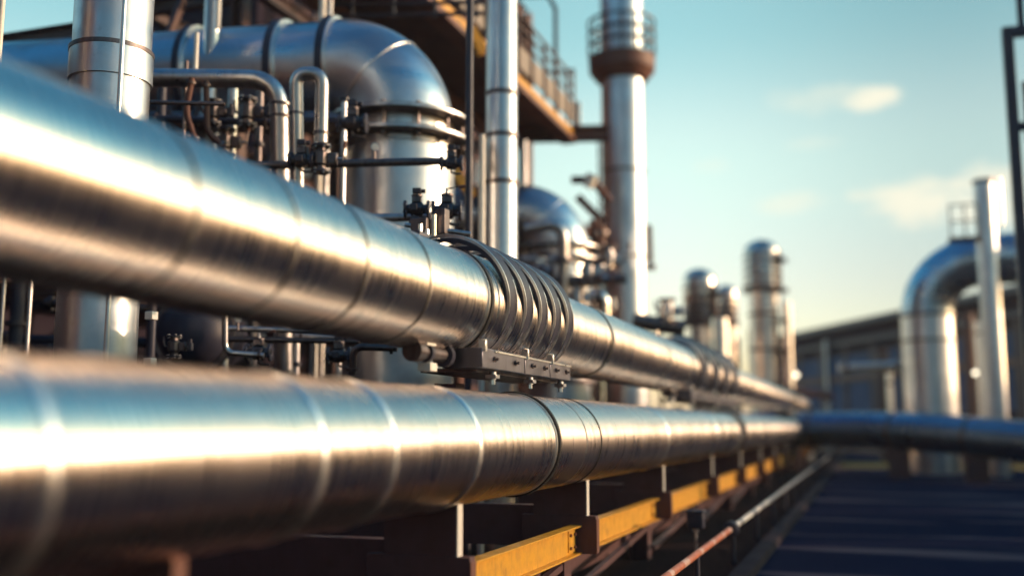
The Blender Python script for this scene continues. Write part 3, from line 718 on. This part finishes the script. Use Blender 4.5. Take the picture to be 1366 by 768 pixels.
# walkway bridge high on the right of the medium pipe
E = atX(764, 186, -7.0); WZ = E.z; WY1 = E.y; WY0 = 12.5
t = thing('walkway', 'raised steel walkway with railings and a yellow edge beam, running away beside the medium pipe', 'walkway', (-7.4, WY1, WZ))
part('edge_beam', MB().box((-7.0, (WY0 + WY1) / 2, WZ + .12), (.1, WY1 - WY0, .22)), M['yellow'], t)
part('bottom_flange', MB().box((-7.08, (WY0 + WY1) / 2, WZ - .06), (.4, WY1 - WY0, .12)), M['rust'], t)
part('deck', MB().box((-8.0, (WY0 + WY1) / 2, WZ + .30), (1.9, WY1 - WY0, .08)), M['brown'], t)
part('far_beam', MB().box((-8.9, (WY0 + WY1) / 2, WZ + .05), (.1, WY1 - WY0, .4)), M['rust'], t)
k = 0; yy = WY0
while yy < WY1 - .3:
    part('side_panel', MB().box((-7.0, yy + .5, WZ + .72), (.05, .86, .52)), M['concrete'], t, bevel=.01)
    part('rail_post', MB().box((-6.97, yy + .02, WZ + 1.0), (.07, .06, 1.4)), M['brown'], t)
    yy += 1.0
for h in (1.12, 1.4, 1.68): part('rail', MB().box((-6.97, (WY0 + WY1) / 2, WZ + h), (.05, WY1 - WY0, .05)), M['brown'], t)
part('end_rail', MB().tube([(-6.97, WY1 + .05, WZ + .2), (-6.97, WY1 + .05, WZ + 1.9), (-8.9, WY1 + .05, WZ + 1.9), (-8.9, WY1 + .05, WZ + .2)], .045, 12), M['navy'], t)
part('end_plate', MB().box((-6.9, WY1 + .12, WZ + .55), (.16, .06, .95)), M['white'], t, 'cream end plate')
part('davit', MB().tube([(-7.3, WY1 - .5, WZ + .3), (-7.3, WY1 - .5, WZ + 3.4), (-7.5, WY1 - .5, WZ + 3.8), (-8.3, WY1 - .5, WZ + 3.9)], .06, 12), M['navy'], t)
for x in (-7.1, -8.9): part('hanger', MB().beam((x, WY1 - .9, 0), (x, WY1 - .9, WZ - .13), .22, .22, .02), M['rust'], t) if x < -8 else None
a, b = atD(686, 180, WY1 + 1.6), atD(812, 178, WY1 + 1.6)
t = thing('tie_beam', 'heavy brown beam tying the walkway end to the tall stack', 'beam', a)
part('beam', MB().beam(a, b, .3, .38, .05), M['brown'], t)
part('gusset', MB().bar(atD(694, 122, WY1 + 1.6), atD(736, 166, WY1 + 1.6), .2, .2), M['brown'], t)
part('gusset', MB().bar(atD(694, 122, WY1 + 1.6), atD(692, 168, WY1 + 1.6), .2, .2), M['brown'], t)

# ------------------------------------------------------------------ tall stack
SP = atD(832, 250, 29.5); SR = 28.5 / F * 29.5
t = thing('stack', 'tall slender steel stack with a railed round platform near its top', 'stack', (SP.x, SP.y, 0))
part('shell', MB().cyl((SP.x, SP.y, .5), (SP.x, SP.y, 17.5), SR, n=64), M['cladv'], t)
part('base', MB().lathe((SP.x, SP.y, 0), (0, 0, 1), [(SR + .3, 0), (SR + .3, .2), (SR + .05, .499)], 48), M['brown'], t)
zd, zr = zat(SP, 79), zat(SP, 33); zd0 = zat(SP, 110)
pf = part('platform', MB().lathe((SP.x, SP.y, 0), (0, 0, 1), [(SR + .01, zd0), (SR + .12, zd0 + .02), (SR + .34, zd0 + .3), (SR + .36, zd), (SR + .02, zd + .01)], 64), M['rust'], t, bevel=.01)
for k in range(14):
    a = 2 * math.pi * k / 14; d = V((math.cos(a), math.sin(a), 0)) * (SR + .36)
    part('rail_post', MB().cyl(SP.xy.to_3d() + d + V((0, 0, zd - .05)), SP.xy.to_3d() + d + V((0, 0, zr)), .028, n=10), M['navy'], pf)
for f in (.3, .65, 1):
    part('rail', MB().ring(V((SP.x, SP.y, zd + (zr - zd) * f)), (0, 0, 1), SR + .33, SR + .39, .06, 48), M['navy'], pf)
for v in (231, 345):
    part('joint_band', MB().ring(V((SP.x, SP.y, zat(SP, v))), (0, 0, 1), SR - .002, SR + .02, .07, 64), M['dark'], t)
ld = part('ladder', MB().box((SP.x - SR - .02, SP.y - .35, 5.5), (.05, .05, 9)).box((SP.x - SR - .02, SP.y + .05, 5.5), (.05, .05, 9)), M['brown'], t)
for k in range(22): part('rung', MB().cyl((SP.x - SR - .02, SP.y - .35, 1.2 + k * .4), (SP.x - SR - .02, SP.y + .05, 1.2 + k * .4), .02, n=8), M['brown'], ld)
# scaffold of pipes beside stack, brackets and lamp
for k, (u0, v0, u1, v1, D, m, lab) in enumerate((
        (762, 240, 800, 240, 25, 'brown', 'upper brown strut between the far vessel and the stack'),
        (770, 262, 808, 300, 25.5, 'brown', 'sloping brown strut between the far vessel and the stack'),
        (775, 330, 815, 325, 25.5, 'rust', 'lower rusty strut between the far vessel and the stack'),
        (765, 368, 822, 372, 24, 'brown', 'lowest brown strut at the foot of the stack'),
        (866, 300, 868, 350, 28, 'steel', 'thin hanging tube on the right side of the stack'))):
    single('strut', MB().bar(atD(u0, v0, D), atD(u1, v1, D), .16, .16), M[m], lab, 'strut')
single('hook', MB().cyl(atD(869, 352, 28), atD(868, 360, 28), .13, n=16), M['rust'], 'small rusty block hanging at the right of the stack', 'block')
t = thing('lamp', 'pale lamp on a sloping arm between the far vessel and the stack', 'lamp', atD(790, 240, 25))
part('arm', MB().cyl(atD(793, 243, 25), atD(814, 270, 25), .10, n=14), M['rust'], t)
part('head', MB().cyl(atD(783, 249, 24.8), atD(791, 234, 24.8), .15, n=24), M['white'], t)
# bits of pipework round the far vessel
frame('brown steel frame in the haze round the far vessel', (-9.5, -7.2), (25.2, 28.0), (3.0, 5.2, 7.2), mat='rust', s=.2)
t = thing('return_bend', 'bent grey pipe in front of the far vessel', 'pipe', atD(745, 360, 20))
pts, r = smalltube('', [(700, 305), (751, 296), (752, 400)], 20, 7.5, 'steel', '', bend=36)
part('tube', MB().tube(pts, r, 24), M['steel'], t); part('flange', MB().ring(atD(752, 348, 20), Zx, r * .9, r * 1.7, .08, 24), M['dark'], t)
for k, (u, v, ax) in enumerate(((784, 362, Zx), (800, 372, _r), (770, 396, Zx), (722, 362, _r))):
    valve(atD(u, v, 20), 7 * 20 / F, ax, ['valve left of the stack base, under the far vessel', 'valve lying level in front of the stack base', 'lowest valve right behind the strapped clamp', 'valve beside the bent grey pipe of the far vessel'][k], wheel=(k % 2 == 0), group='valves round the far vessel', m1='steel', m2='rust')
pipe_thing('level_pipe', [(700, 375, 20), (835, 372, 20)], 20, 6, 'dark', 'dark level pipe in front of the far vessel and stack')
pipe_thing('level_pipe', [(695, 346, 21), (748, 346, 21)], 21, 4, 'steel', 'thin level pipe across the far vessel drum')
pipe_thing('level_pipe', [(845, 428, 23), (912, 438, 23)], 23, 11, 'dark', 'dark stub pipe over the upper pipe left of the far clamp')
valve(atD(890, 415, 23), 7 * 23 / F, Zx, 'small dark valve standing on the stub pipe near the far clamp', wheel=True, group='valves round the far vessel', m1='steel', m2='rust')

# ------------------------------------------------------------------ far towers
def tower(u, vtop, wpx, D, vring, label, ladder=True):
    p = atD(u, vring, D); r = wpx / 2 / F * D
    t = thing('tower', label, 'tower', (p.x, p.y, 0), 'far vertical towers')
    zt, zr = zat(p, vtop), zat(p, vring)
    b = V((p.x, p.y, 0)); q = zt - r * .75
    part('shaft', MB().cyl(b, b + V((0, 0, zr)), r * .82, n=48), M['bronze'], t)
    part('head', MB().lathe(b, Zx, [(r * .82, zr + .01), (r, zr + .12), (r, q)] + [(r * math.cos(R(a)), q + r * .75 * math.sin(R(a))) for a in (20, 40, 60, 75, 88)], 48), M['bronze'], t, sharp=50)
    part('ring_platform', MB().ring(b + V((0, 0, zr)), Zx, r * .8, r * 1.12, .22, 48), M['brown'], t)
    for f in (.16, .32, .48, .64): part('head_band', MB().ring(b + V((0, 0, zr + (zt - zr) * f)), Zx, r - .002, r + .04, .10, 48), M['dark'], t)
    for k in range(3): part('shaft_band', MB().ring(b + V((0, 0, zr - 1.1 - k * 1.5)), Zx, r * .81, r * .87, .12, 48), M['rust'], t)
    if ladder:
        lx = p.x + r * 1.1
        for k in range(4):
            part('side_platform', MB().box((lx, p.y - .2, zr + 1.2 - k * 1.3), (.5, .9, .1)), M['brown'], t)
        part('ladder', MB().box((lx - .02, p.y - .3, zr - 1.4), (.06, .3, 6)), M['rust'], t)
        part('side_pipe', MB().cyl((lx + .18, p.y, 0), (lx + .18, p.y, zr - .6), .14, n=16), M['bright'], t)
    return t
tower(1017, 320, 47, 44, 386, 'tallest of the three far towers, rightmost, with side platforms')
tower(934, 358, 43, 42, 432, 'far tower at the left of the three, with a domed head')
tower(970, 380, 28, 48, 432, 'slimmest far tower, in the middle of the three', ladder=False)
p = atD(960, 425, 40)
single('vertical_pipe', MB().cyl((p.x, p.y, 0), (p.x, p.y, p.z), .32, n=24), M['bright'], 'short bright pipe in front of the slimmest far tower', 'pipe')
for k, (u, v0, D, w, lab) in enumerate(((880, 405, 38, 5, 'thin far post left of the domed far tower'), (1000, 440, 46, 6, 'thin far post between the slim and tallest towers'), (985, 450, 43, 5, 'thin far post right behind the slimmest tower'))):
    p = atD(u, v0, D); single('post', MB().cyl((p.x, p.y, 0), (p.x, p.y, p.z), w / 2 / F * D, n=12), M['brown'], lab, 'post')
t = thing('lamp', 'small glowing ball standing in for a glint, on an added post beside the building, right of the tallest tower', 'lamp', (atD(1062, 500, 40).x, atD(1062, 500, 40).y, 0))  # stand-in for a glint, not a real lamp
p = atD(1062, 500, 40)
part('glint_ball', MB().lathe(p, Zx, [(.01, -.10), (.07, -.07), (.10, 0), (.07, .07), (.01, .10)], 16), M['glintglow'], t)  # glowing ball in place of a blurred glint, not a real lamp
part('post', MB().cyl((p.x, p.y, 0), (p.x, p.y, p.z - .1), .04, n=10), M['navy'], t)  # added post that carries the glint ball

# ------------------------------------------------------------------ far building
A = atY(1040, 458, 84); B = atY(1420, 402, 54); zt = 8.4
d = (V((B.x, B.y, 0)) - V((A.x, A.y, 0))); Lb = d.length; d.normalize(); nrm = V((d.y, -d.x, 0))   # towards the camera
A0 = V((A.x, A.y, 0)); mid = A0 + d * (Lb / 2)
rotb = Matrix((d, -nrm, Zx)).transposed()
def fb(s, out, z, size): return (A0 + d * s + nrm * out + V((0, 0, z)), size, rotb)
t = thing('factory_building', 'long low dark factory building behind the arched pipe on the right', 'building', mid)
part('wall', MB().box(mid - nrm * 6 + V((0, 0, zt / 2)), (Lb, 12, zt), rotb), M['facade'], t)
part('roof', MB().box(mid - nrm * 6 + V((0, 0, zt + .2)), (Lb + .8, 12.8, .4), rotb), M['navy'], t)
part('cornice', MB().box(*fb(Lb / 2, .12, zt - 1.0, (Lb, .2, .25))), M['navy'], t)
for k in range(26):
    part('sheet_rib', MB().box(*fb((k + .5) * Lb / 26, .03, 4.0, (.12, .055, 7.6))), M['facade'], t)
part('maroon_band', MB().box(*fb(Lb / 2, .10, 4.95, (Lb, .18, .35))), M['rust'], t)
part('gutter_pipe', MB().cyl(A0 + d * 9 + nrm * .35, A0 + d * 9 + nrm * .35 + V((0, 0, zt - .6)), .14, n=12), M['steel'], t)
part('door', MB().box(*fb(14, .12, 1.6, (2.6, .1, 3.2))), M['facadeblue'], t)
nb = 9
for k in range(nb):
    s = (k + .5) * Lb / nb
    w = part('window', MB().box(*fb(s, .05, 5.9, (Lb / nb * .9, .08, 1.3))), M['facadeblue'], t)
    part('frame', MB().box(*fb(s, .12, 5.2, (Lb / nb * .92, .08, .08))).box(*fb(s, .12, 6.6, (Lb / nb * .92, .08, .08))), M['brown'], w)
    part('panel', MB().box(*fb(s, .05, 3.6, (Lb / nb * .84, .08, 2.2))), M['facadeblue'], t)
    part('pilaster', MB().box(*fb(k * Lb / nb + .2, .1, 3.6, (.4, .19, 7.0))), M['brown'], t)
part('plinth', MB().box(*fb(Lb / 2, .09, .6, (Lb, .17, 1.2))), M['rust'], t)

# ------------------------------------------------------------------ arched pipe, right
G = atD(1238, 450, 39); GR = 33 / F * 39; zg = zat(G, 320) - GR
t = thing('arched_pipe', 'large blue-grey pipe rising and bending over to the right near the factory building', 'pipe', (G.x, G.y, 0))
g0 = V((G.x, G.y, 0)); gb = 2.0; gd = V((.99, -.14, 0)).normalized()
arc = [g0 + V((0, 0, zg - gb)) + gd * (gb * (1 - math.cos(R(90) * k / 20))) + V((0, 0, gb * math.sin(R(90) * k / 20))) for k in range(21)]
part('riser', MB().cyl(g0, arc[0], GR, n=56), M['cladv'], t)
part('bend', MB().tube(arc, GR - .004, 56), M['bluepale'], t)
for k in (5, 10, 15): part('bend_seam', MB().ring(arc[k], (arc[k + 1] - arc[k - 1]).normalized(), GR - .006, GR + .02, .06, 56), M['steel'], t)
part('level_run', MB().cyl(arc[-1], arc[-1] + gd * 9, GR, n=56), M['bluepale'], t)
part('joint_band', MB().ring(arc[0], Zx, GR - .003, GR + .05, .12, 56), M['dark'], t)
part('joint_band', MB().ring(g0 + V((0, 0, zat(G, 455))), Zx, GR - .003, GR + .04, .10, 56), M['dark'], t)
q = arc[-1] + gd * 8; part('leg', MB().cyl((q.x, q.y, 0), (q.x, q.y, q.z - GR), .3, n=24), M['cladv'], t)
H = atD(1318, 350, 36.5); hr = 13 / F * 36.5; zh = zat(H, 246)
t = thing('flue', 'pale grey upright flue with a small side platform in front of the arched pipe', 'flue', (H.x, H.y, 0))
part('shell', MB().cyl((H.x, H.y, 0), (H.x, H.y, zh), hr, n=40), M['cladv'], t)
part('cap', MB().ring((H.x, H.y, zh + .08), Zx, hr * .5, hr * 1.06, .16, 40), M['dark'], t)
zp = zat(H, 318)
pl = part('side_platform', MB().box((H.x - .75, H.y, zp), (1.0, .9, .08)), M['brown'], t)
for x in (-1.2, -.72, -.3): part('rail_post', MB().cyl((H.x + x, H.y - .42, zp), (H.x + x, H.y - .42, zp + 1.2), .03, n=8), M['brown'], pl)
for h in (.6, 1.2): part('rail', MB().cyl((H.x - 1.22, H.y - .42, zp + h), (H.x - .3, H.y - .42, zp + h), .03, n=8), M['brown'], pl)
sp = atD(1332, 255, 36.2)
part('side_tube', MB().cyl((sp.x, sp.y, zat(sp, 300)), (sp.x, sp.y, zat(sp, 238)), .10, n=16), M['bright'], t)
for k, (u, v, D, w, m, lab) in enumerate(((1290, 418, 46, 15, 'rust', 'rusty brown upright pipe seen inside the arch of the arched pipe'), (1306, 430, 46.5, 11, 'bright', 'thin shiny upright pipe inside the arch of the arched pipe'),
                                  (1176, 463, 50, 16, 'brown', 'brown upright pipe in front of the factory, left of the arched pipe'), (1186, 497, 49, 8, 'bright', 'short shiny pipe beside the brown upright pipe'))):
    p = atD(u, v, D); r = w / 2 / F * D
    tt = thing('vertical_pipe', lab, 'pipe', (p.x, p.y, 0))
    part('shell', MB().cyl((p.x, p.y, 0), (p.x, p.y, p.z), r, n=24), M[m], tt)
    part('flange', MB().ring((p.x, p.y, p.z - .5), Zx, r - .002, r * 1.25, .12, 24), M['dark'], tt)
p = atD(1301, 497, 44)
t = thing('lamp', 'small glowing ball standing in for a glint under the arched pipe', 'lamp', (p.x, p.y, 0))  # stand-in for a glint, not a real lamp
part('glint_ball', MB().lathe(p, Zx, [(.01, -.10), (.07, -.07), (.10, 0), (.07, .07), (.01, .10)], 16), M['glintglow'], t)  # second glowing ball, also a painted glint
part('post', MB().cyl((p.x, p.y, 0), (p.x, p.y, p.z - .1), .04, n=10), M['navy'], t)

# ------------------------------------------------------------------ blue crossing duct
t = thing('crossing_duct', 'low blue duct crossing over the end of the road toward the right edge', 'duct', (2, 36, 0))
dr = .64
cps = [V((-6.0, 40.5, 2.25 - dr)), V((-1.0, 39, 2.25 - dr)), V((2.0, 37, 2.16 - dr)), V((5.0, 34, 1.86 - dr)), V((9.0, 30, 1.5 - dr)), V((13, 26, 1.2 - dr))]
def cr(P, n=10):
    o = []
    for i in range(len(P) - 1):
        p0, p1, p2, p3 = P[max(i - 1, 0)], P[i], P[i + 1], P[min(i + 2, len(P) - 1)]
        for k in range(n):
            f = k / n; o.append(.5 * ((2 * p1) + (p2 - p0) * f + (2 * p0 - 5 * p1 + 4 * p2 - p3) * f * f + (3 * p1 - p0 - 3 * p2 + p3) * f ** 3))
    o.append(P[-1]); return o
dp = cr(cps)
part('shell', MB().tube(dp, dr, 48), M['blue'], t, sharp=60)
for k in (8, 16, 24, 32, 40):
    tg = (dp[k + 1] - dp[k - 1]).normalized()
    part('joint_band', MB().ring(dp[k], tg, dr - .003, dr + .03, .1, 48), M['dark'], t)
    if k in (16, 24, 40) : part('saddle', MB().box((dp[k].x, dp[k].y, (dp[k].z - dr * .8) / 2), (.7, .5, max(.2, dp[k].z - dr * .8))), M['rack'], t, bevel=.02)

# ------------------------------------------------------------------ dark gantry at the right edge
g = atD(1354, 200, 20.0); zg2 = zat(g, 38)
t = thing('gantry', 'dark navy steel gantry post and crossbar cut by the right edge of the photo', 'gantry', (g.x, g.y, 0))
part('post', MB().box((g.x, g.y, zg2 / 2), (.2, .22, zg2)), M['navy'], t, bevel=.01)
part('post', MB().box((g.x + 3.2, g.y, zg2 / 2), (.2, .22, zg2)), M['navy'], t, bevel=.01)
part('crossbar', MB().box((g.x + 1.6, g.y, zg2 - .1), (2.99, .2, .2)), M['navy'], t, bevel=.01)
part('crossbar', MB().box((g.x + 1.6, g.y, zat(g, 170)), (2.99, .16, .16)), M['navy'], t, bevel=.01)
part('sign_panel', MB().box((g.x + .8, g.y + .02, zat(g, 150)), (1.2, .06, 1.2)), M['rust'], t)
part('upper_post', MB().box((g.x + .26, g.y, zg2 + 1.5), (.12, .12, 3.0)), M['navy'], t)

# ------------------------------------------------------------------ unseen panels added at right to shade the road (gaps let low sun across)
wm = None
for k, (a, b) in enumerate(((2, 8.5), (9.1, 15.2), (16.1, 20.6), (21.5, 27), (28.2, 36.5), (38, 48))):
    w = thing('shade_wall', f'unseen dark brick panel added to shade the road from the right, {ORD[k]} from the camera', 'wall', (9.9, a, 0), 'added shade panels right of the road')
    part('panel', MB().box((9.9, (a + b) / 2, 1.7), (.2, b - a, 3.4)), M['brick'], w, bevel=.01)  # added unseen panel that shades the road
    part('shade_wall_footing', MB().box((9.9, (a + b) / 2, .1), (.6, b - a + .1, .2)), M['concrete'], w, bevel=.01)
    part('shade_wall_coping', MB().box((9.9, (a + b) / 2, 3.45), (.3, b - a, .098)), M['concrete'], w, bevel=.01)


# ------------------------------------------------------------------ more small plant seen through the gaps
EX = [  # name, category, pixel path, depth, radius px, material, label, bend
 ('level_pipe', [(395, 448), (560, 452)], 11.6, 5, 'steel', 'grey level pipe just under the upper pipe, right of the bent grey pipe', 10),
 ('level_pipe', [(60, 404), (330, 416)], 12.4, 6, 'dark', 'dark level pipe between the big pipes behind the thick left pipe', 10),
 ('level_pipe', [(0, 452), (260, 458)], 12.8, 7, 'navy', 'navy level pipe low between the big pipes at the far left', 10),
 ('bent_pipe', [(300, 395), (300, 470), (352, 474)], 10.2, 4, 'steel', 'thin pipe bending low in front of the dark drum', 14),
 ('bent_pipe', [(470, 500), (472, 462), (530, 464)], 10.0, 5, 'dark', 'dark pipe bending right in front of the near vessel foot', 14),
 ('bent_pipe', [(256, 104), (248, 150), (262, 192)], 10.8, 4, 'rust', 'short rusty pipe hanging from the grey pipe under the duct', 12),
 ('bent_pipe', [(275, 108), (276, 176), (300, 198)], 10.9, 4, 'brown', 'short brown pipe hanging beside the short rusty one', 12),
 ('level_pipe', [(200, 158), (362, 164)], 11.8, 5, 'navy', 'navy level pipe in the dark under the duct', 10),
 ('level_pipe', [(700, 292), (790, 296)], 21.2, 4, 'rust', 'rusty level pipe over the bent grey pipe of the far vessel', 10),
 ('level_pipe', [(690, 345), (800, 349)], 20.6, 5, 'brown', 'brown level pipe behind the bent grey pipe of the far vessel', 10),
 ('bent_pipe', [(800, 300), (802, 350), (826, 354)], 23.5, 7, 'rust', 'rusty bent pipe against the foot of the stack', 16),
 ('bent_pipe', [(786, 395), (806, 395), (806, 440)], 21.0, 8, 'bright', 'pale bent pipe with sunlit side left of the stack foot', 16),
 ('bent_pipe', [(776, 420), (776, 372), (800, 365)], 21.5, 6, 'steel', 'grey bent pipe rising behind the upper pipe beyond the clamp', 14),
 ('level_pipe', [(1045, 520), (1110, 528)], 42, 5, 'rust', 'rusty level pipe beyond the end of the big pipes', 10),
 ('level_pipe', [(1120, 490), (1205, 486)], 46, 5, 'steel', 'grey level pipe running along the factory front', 10)]
for nm, pth, D, rp, mt, lab, bd in EX:
    if lab.startswith(('rusty level pipe over', 'brown level pipe behind')): continue
    pts, r = smalltube(nm, pth, D, rp, mt, lab, bend=bd)
    t = thing(nm, lab, 'pipe', pts[0]); part('tube', MB().tube(pts, r, 20), M[mt], t)
    for e, f in ((0, 1), (-1, -2)):
        ax = (pts[f] - pts[e]).normalized(); part('flange', MB().ring(pts[e] + ax * r * 1.5, ax, r * .95, r * 1.7, r * .8, 20), M['dark'], t)
def gauge(u, v, D, label):
    p = atD(u, v, D); n = (V((CAM.x, CAM.y, p.z)) - p).normalized(); r = 5.5 / F * D
    t = thing('gauge', label, 'gauge', p)
    part('case', MB().cyl(p - n * r * .7, p, r, n=24), M['steel'], t)
    part('dial', MB().cyl(p + n * .001, p + n * .004, r * .86, n=24), M['white'], t)
    part('stem', MB().cyl(p - n * r * .4 - Zx * r * 3, p - n * r * .4 - Zx * r * .9, r * .25, n=8), M['dark'], t)
gauge(500, 196, 10.9, 'small round gauge on the slim dark level pipe before the near vessel')
gauge(318, 424, 10.7, 'small round gauge above the thin tubes right of the dark drum')
def box_on_post(u, v, D, w, h, mt, label):
    p = atD(u, v, D); w *= D / F; h *= D / F
    t = thing('junction_box', label, 'box', (p.x, p.y, 0))
    b = part('case', MB().box(p, (w, w * .6, h)), M[mt], t, bevel=.008)
    part('door', MB().box(p + V((0, -w * .31, 0)), (w * .84, .012, h * .84)), M[mt], b, bevel=.004)
    part('conduit', MB().cyl((p.x, p.y, 0), (p.x, p.y, p.z - h / 2), .02, n=10), M['dark'], t)
box_on_post(420, 430, 12.6, 22, 30, 'navy', 'navy junction box on a post between the bent grey pipe and near vessel')
box_on_post(60, 470, 11.6, 26, 22, 'navy', 'navy junction box low at the far left between the big pipes')
box_on_post(815, 405, 22.5, 12, 16, 'white', 'cream junction box at the foot of the stack')
box_on_post(792, 300, 23.5, 12, 14, 'rust', 'rusty junction box between the far vessel and the stack')
for k, (u, v, D, ax, lab) in enumerate(((452, 474, 10.4, _r, 'valve in front of the near vessel foot, below the upper pipe'), (120, 452, 11.0, _r, 'valve seen low beside the thick left pipe between the big pipes'),
        (284, 150, 11.2, Zx, 'valve under the duct between the two short hanging pipes'), (812, 345, 22.5, Zx, 'valve close to the stack shaft above its foot'))):
    valve(atD(u, v, D), 7 * D / F, ax, lab, wheel=(k % 2 == 1), group='small valves in the gaps of the plant', m1='steel' if D > 15 else 'dark', m2='rust' if D > 15 else 'strap')

# far ends of the two big pipes turn down into the ground
for root, cx, cz in ((up, UX, UZ), (lo, LX, LZ)):
    a = [V((cx, YEND + .004 + 1.0 * math.sin(R(90) * k / 12), cz - 1.0 * (1 - math.cos(R(90) * k / 12)))) for k in range(13)]
    part('end_bend', MB().tube(a + [V((cx, YEND + 1.004, 0))] if cz > 1.9 else a, PR, 64), M['clad'], root)

def haze():
    m = bpy.data.materials.new('haze_air'); m.use_nodes = True; t = m.node_tree; t.nodes.clear()
    o = N(t, 'ShaderNodeOutputMaterial'); v = N(t, 'ShaderNodeVolumePrincipled')
    v.inputs['Color'].default_value = (.88, .86, .95, 1); v.inputs['Density'].default_value = .0006; v.inputs['Anisotropy'].default_value = .1
    t.links.new(v.outputs[0], o.inputs['Volume'])
    h = part('haze', MB().box((0, 420, 11.5), (860, 1000, 25)), m); h['kind'] = 'stuff'
haze()

# ------------------------------------------------------------------ uprights and a ladder in the dark gaps on the left
for k, (u, v, D, rp, v0, v1, mt, lab) in enumerate((
    (217, 430, 11.8, 5, None, 370, 'dark', 'dark upright tube just right of the short dark post, between the big pipes'),
    (292, 430, 12.6, 4, None, 370, 'steel', 'thin grey upright tube behind the right end of the dark drum'),
    (338, 430, 12.2, 7, None, 380, 'navy', 'navy upright pipe between the dark drum and the bent grey pipe'),
    (396, 430, 11.9, 5, None, 400, 'steel', 'grey upright tube close to the right of the bent grey pipe'),
    (22, 430, 12.4, 9, None, 350, 'navy', 'navy upright pipe between the two thin conduits at the far left'),
    (215, 150, 12.3, 6, None, 96, 'navy', 'navy upright pipe under the duct right of the thick left pipe'),
    (310, 160, 12.0, 7, None, 112, 'steel', 'grey upright pipe under the duct behind the hanging pipes'),
    (346, 160, 12.2, 5, None, 112, 'dark', 'dark upright tube under the duct left of the bent grey pipe'),
    (458, 200, 12.1, 4, None, 130, 'steel', 'thin grey tube rising along the left side of the near vessel'))):
    p = atD(u, v, D); r = rp / F * D; zt_ = zat(p, v1)
    t = thing('vertical_pipe', lab, 'pipe', (p.x, p.y, 0))
    part('tube', MB().cyl((p.x, p.y, 0), (p.x, p.y, zt_), r, n=24), M[mt], t)
    for z in (zt_ - .03, zt_ - .75): part('flange', MB().ring((p.x, p.y, z), Zx, r - .002, r * 1.6, .05, 20), M['strap'], t)
p = atD(236, 300, 12.8)
t = thing('ladder', 'dark steel ladder under the duct, left of the hanging pipes', 'ladder', (p.x, p.y, 0))
for dx in (-.2, .2): part('rail', MB().box((p.x + dx, p.y, 2.9), (.05, .05, 5.8)), M['navy'], t)
for k in range(18): part('rung', MB().cyl((p.x - .175, p.y, .3 + k * .3), (p.x + .175, p.y, .3 + k * .3), .016, n=8), M['steel'], t)
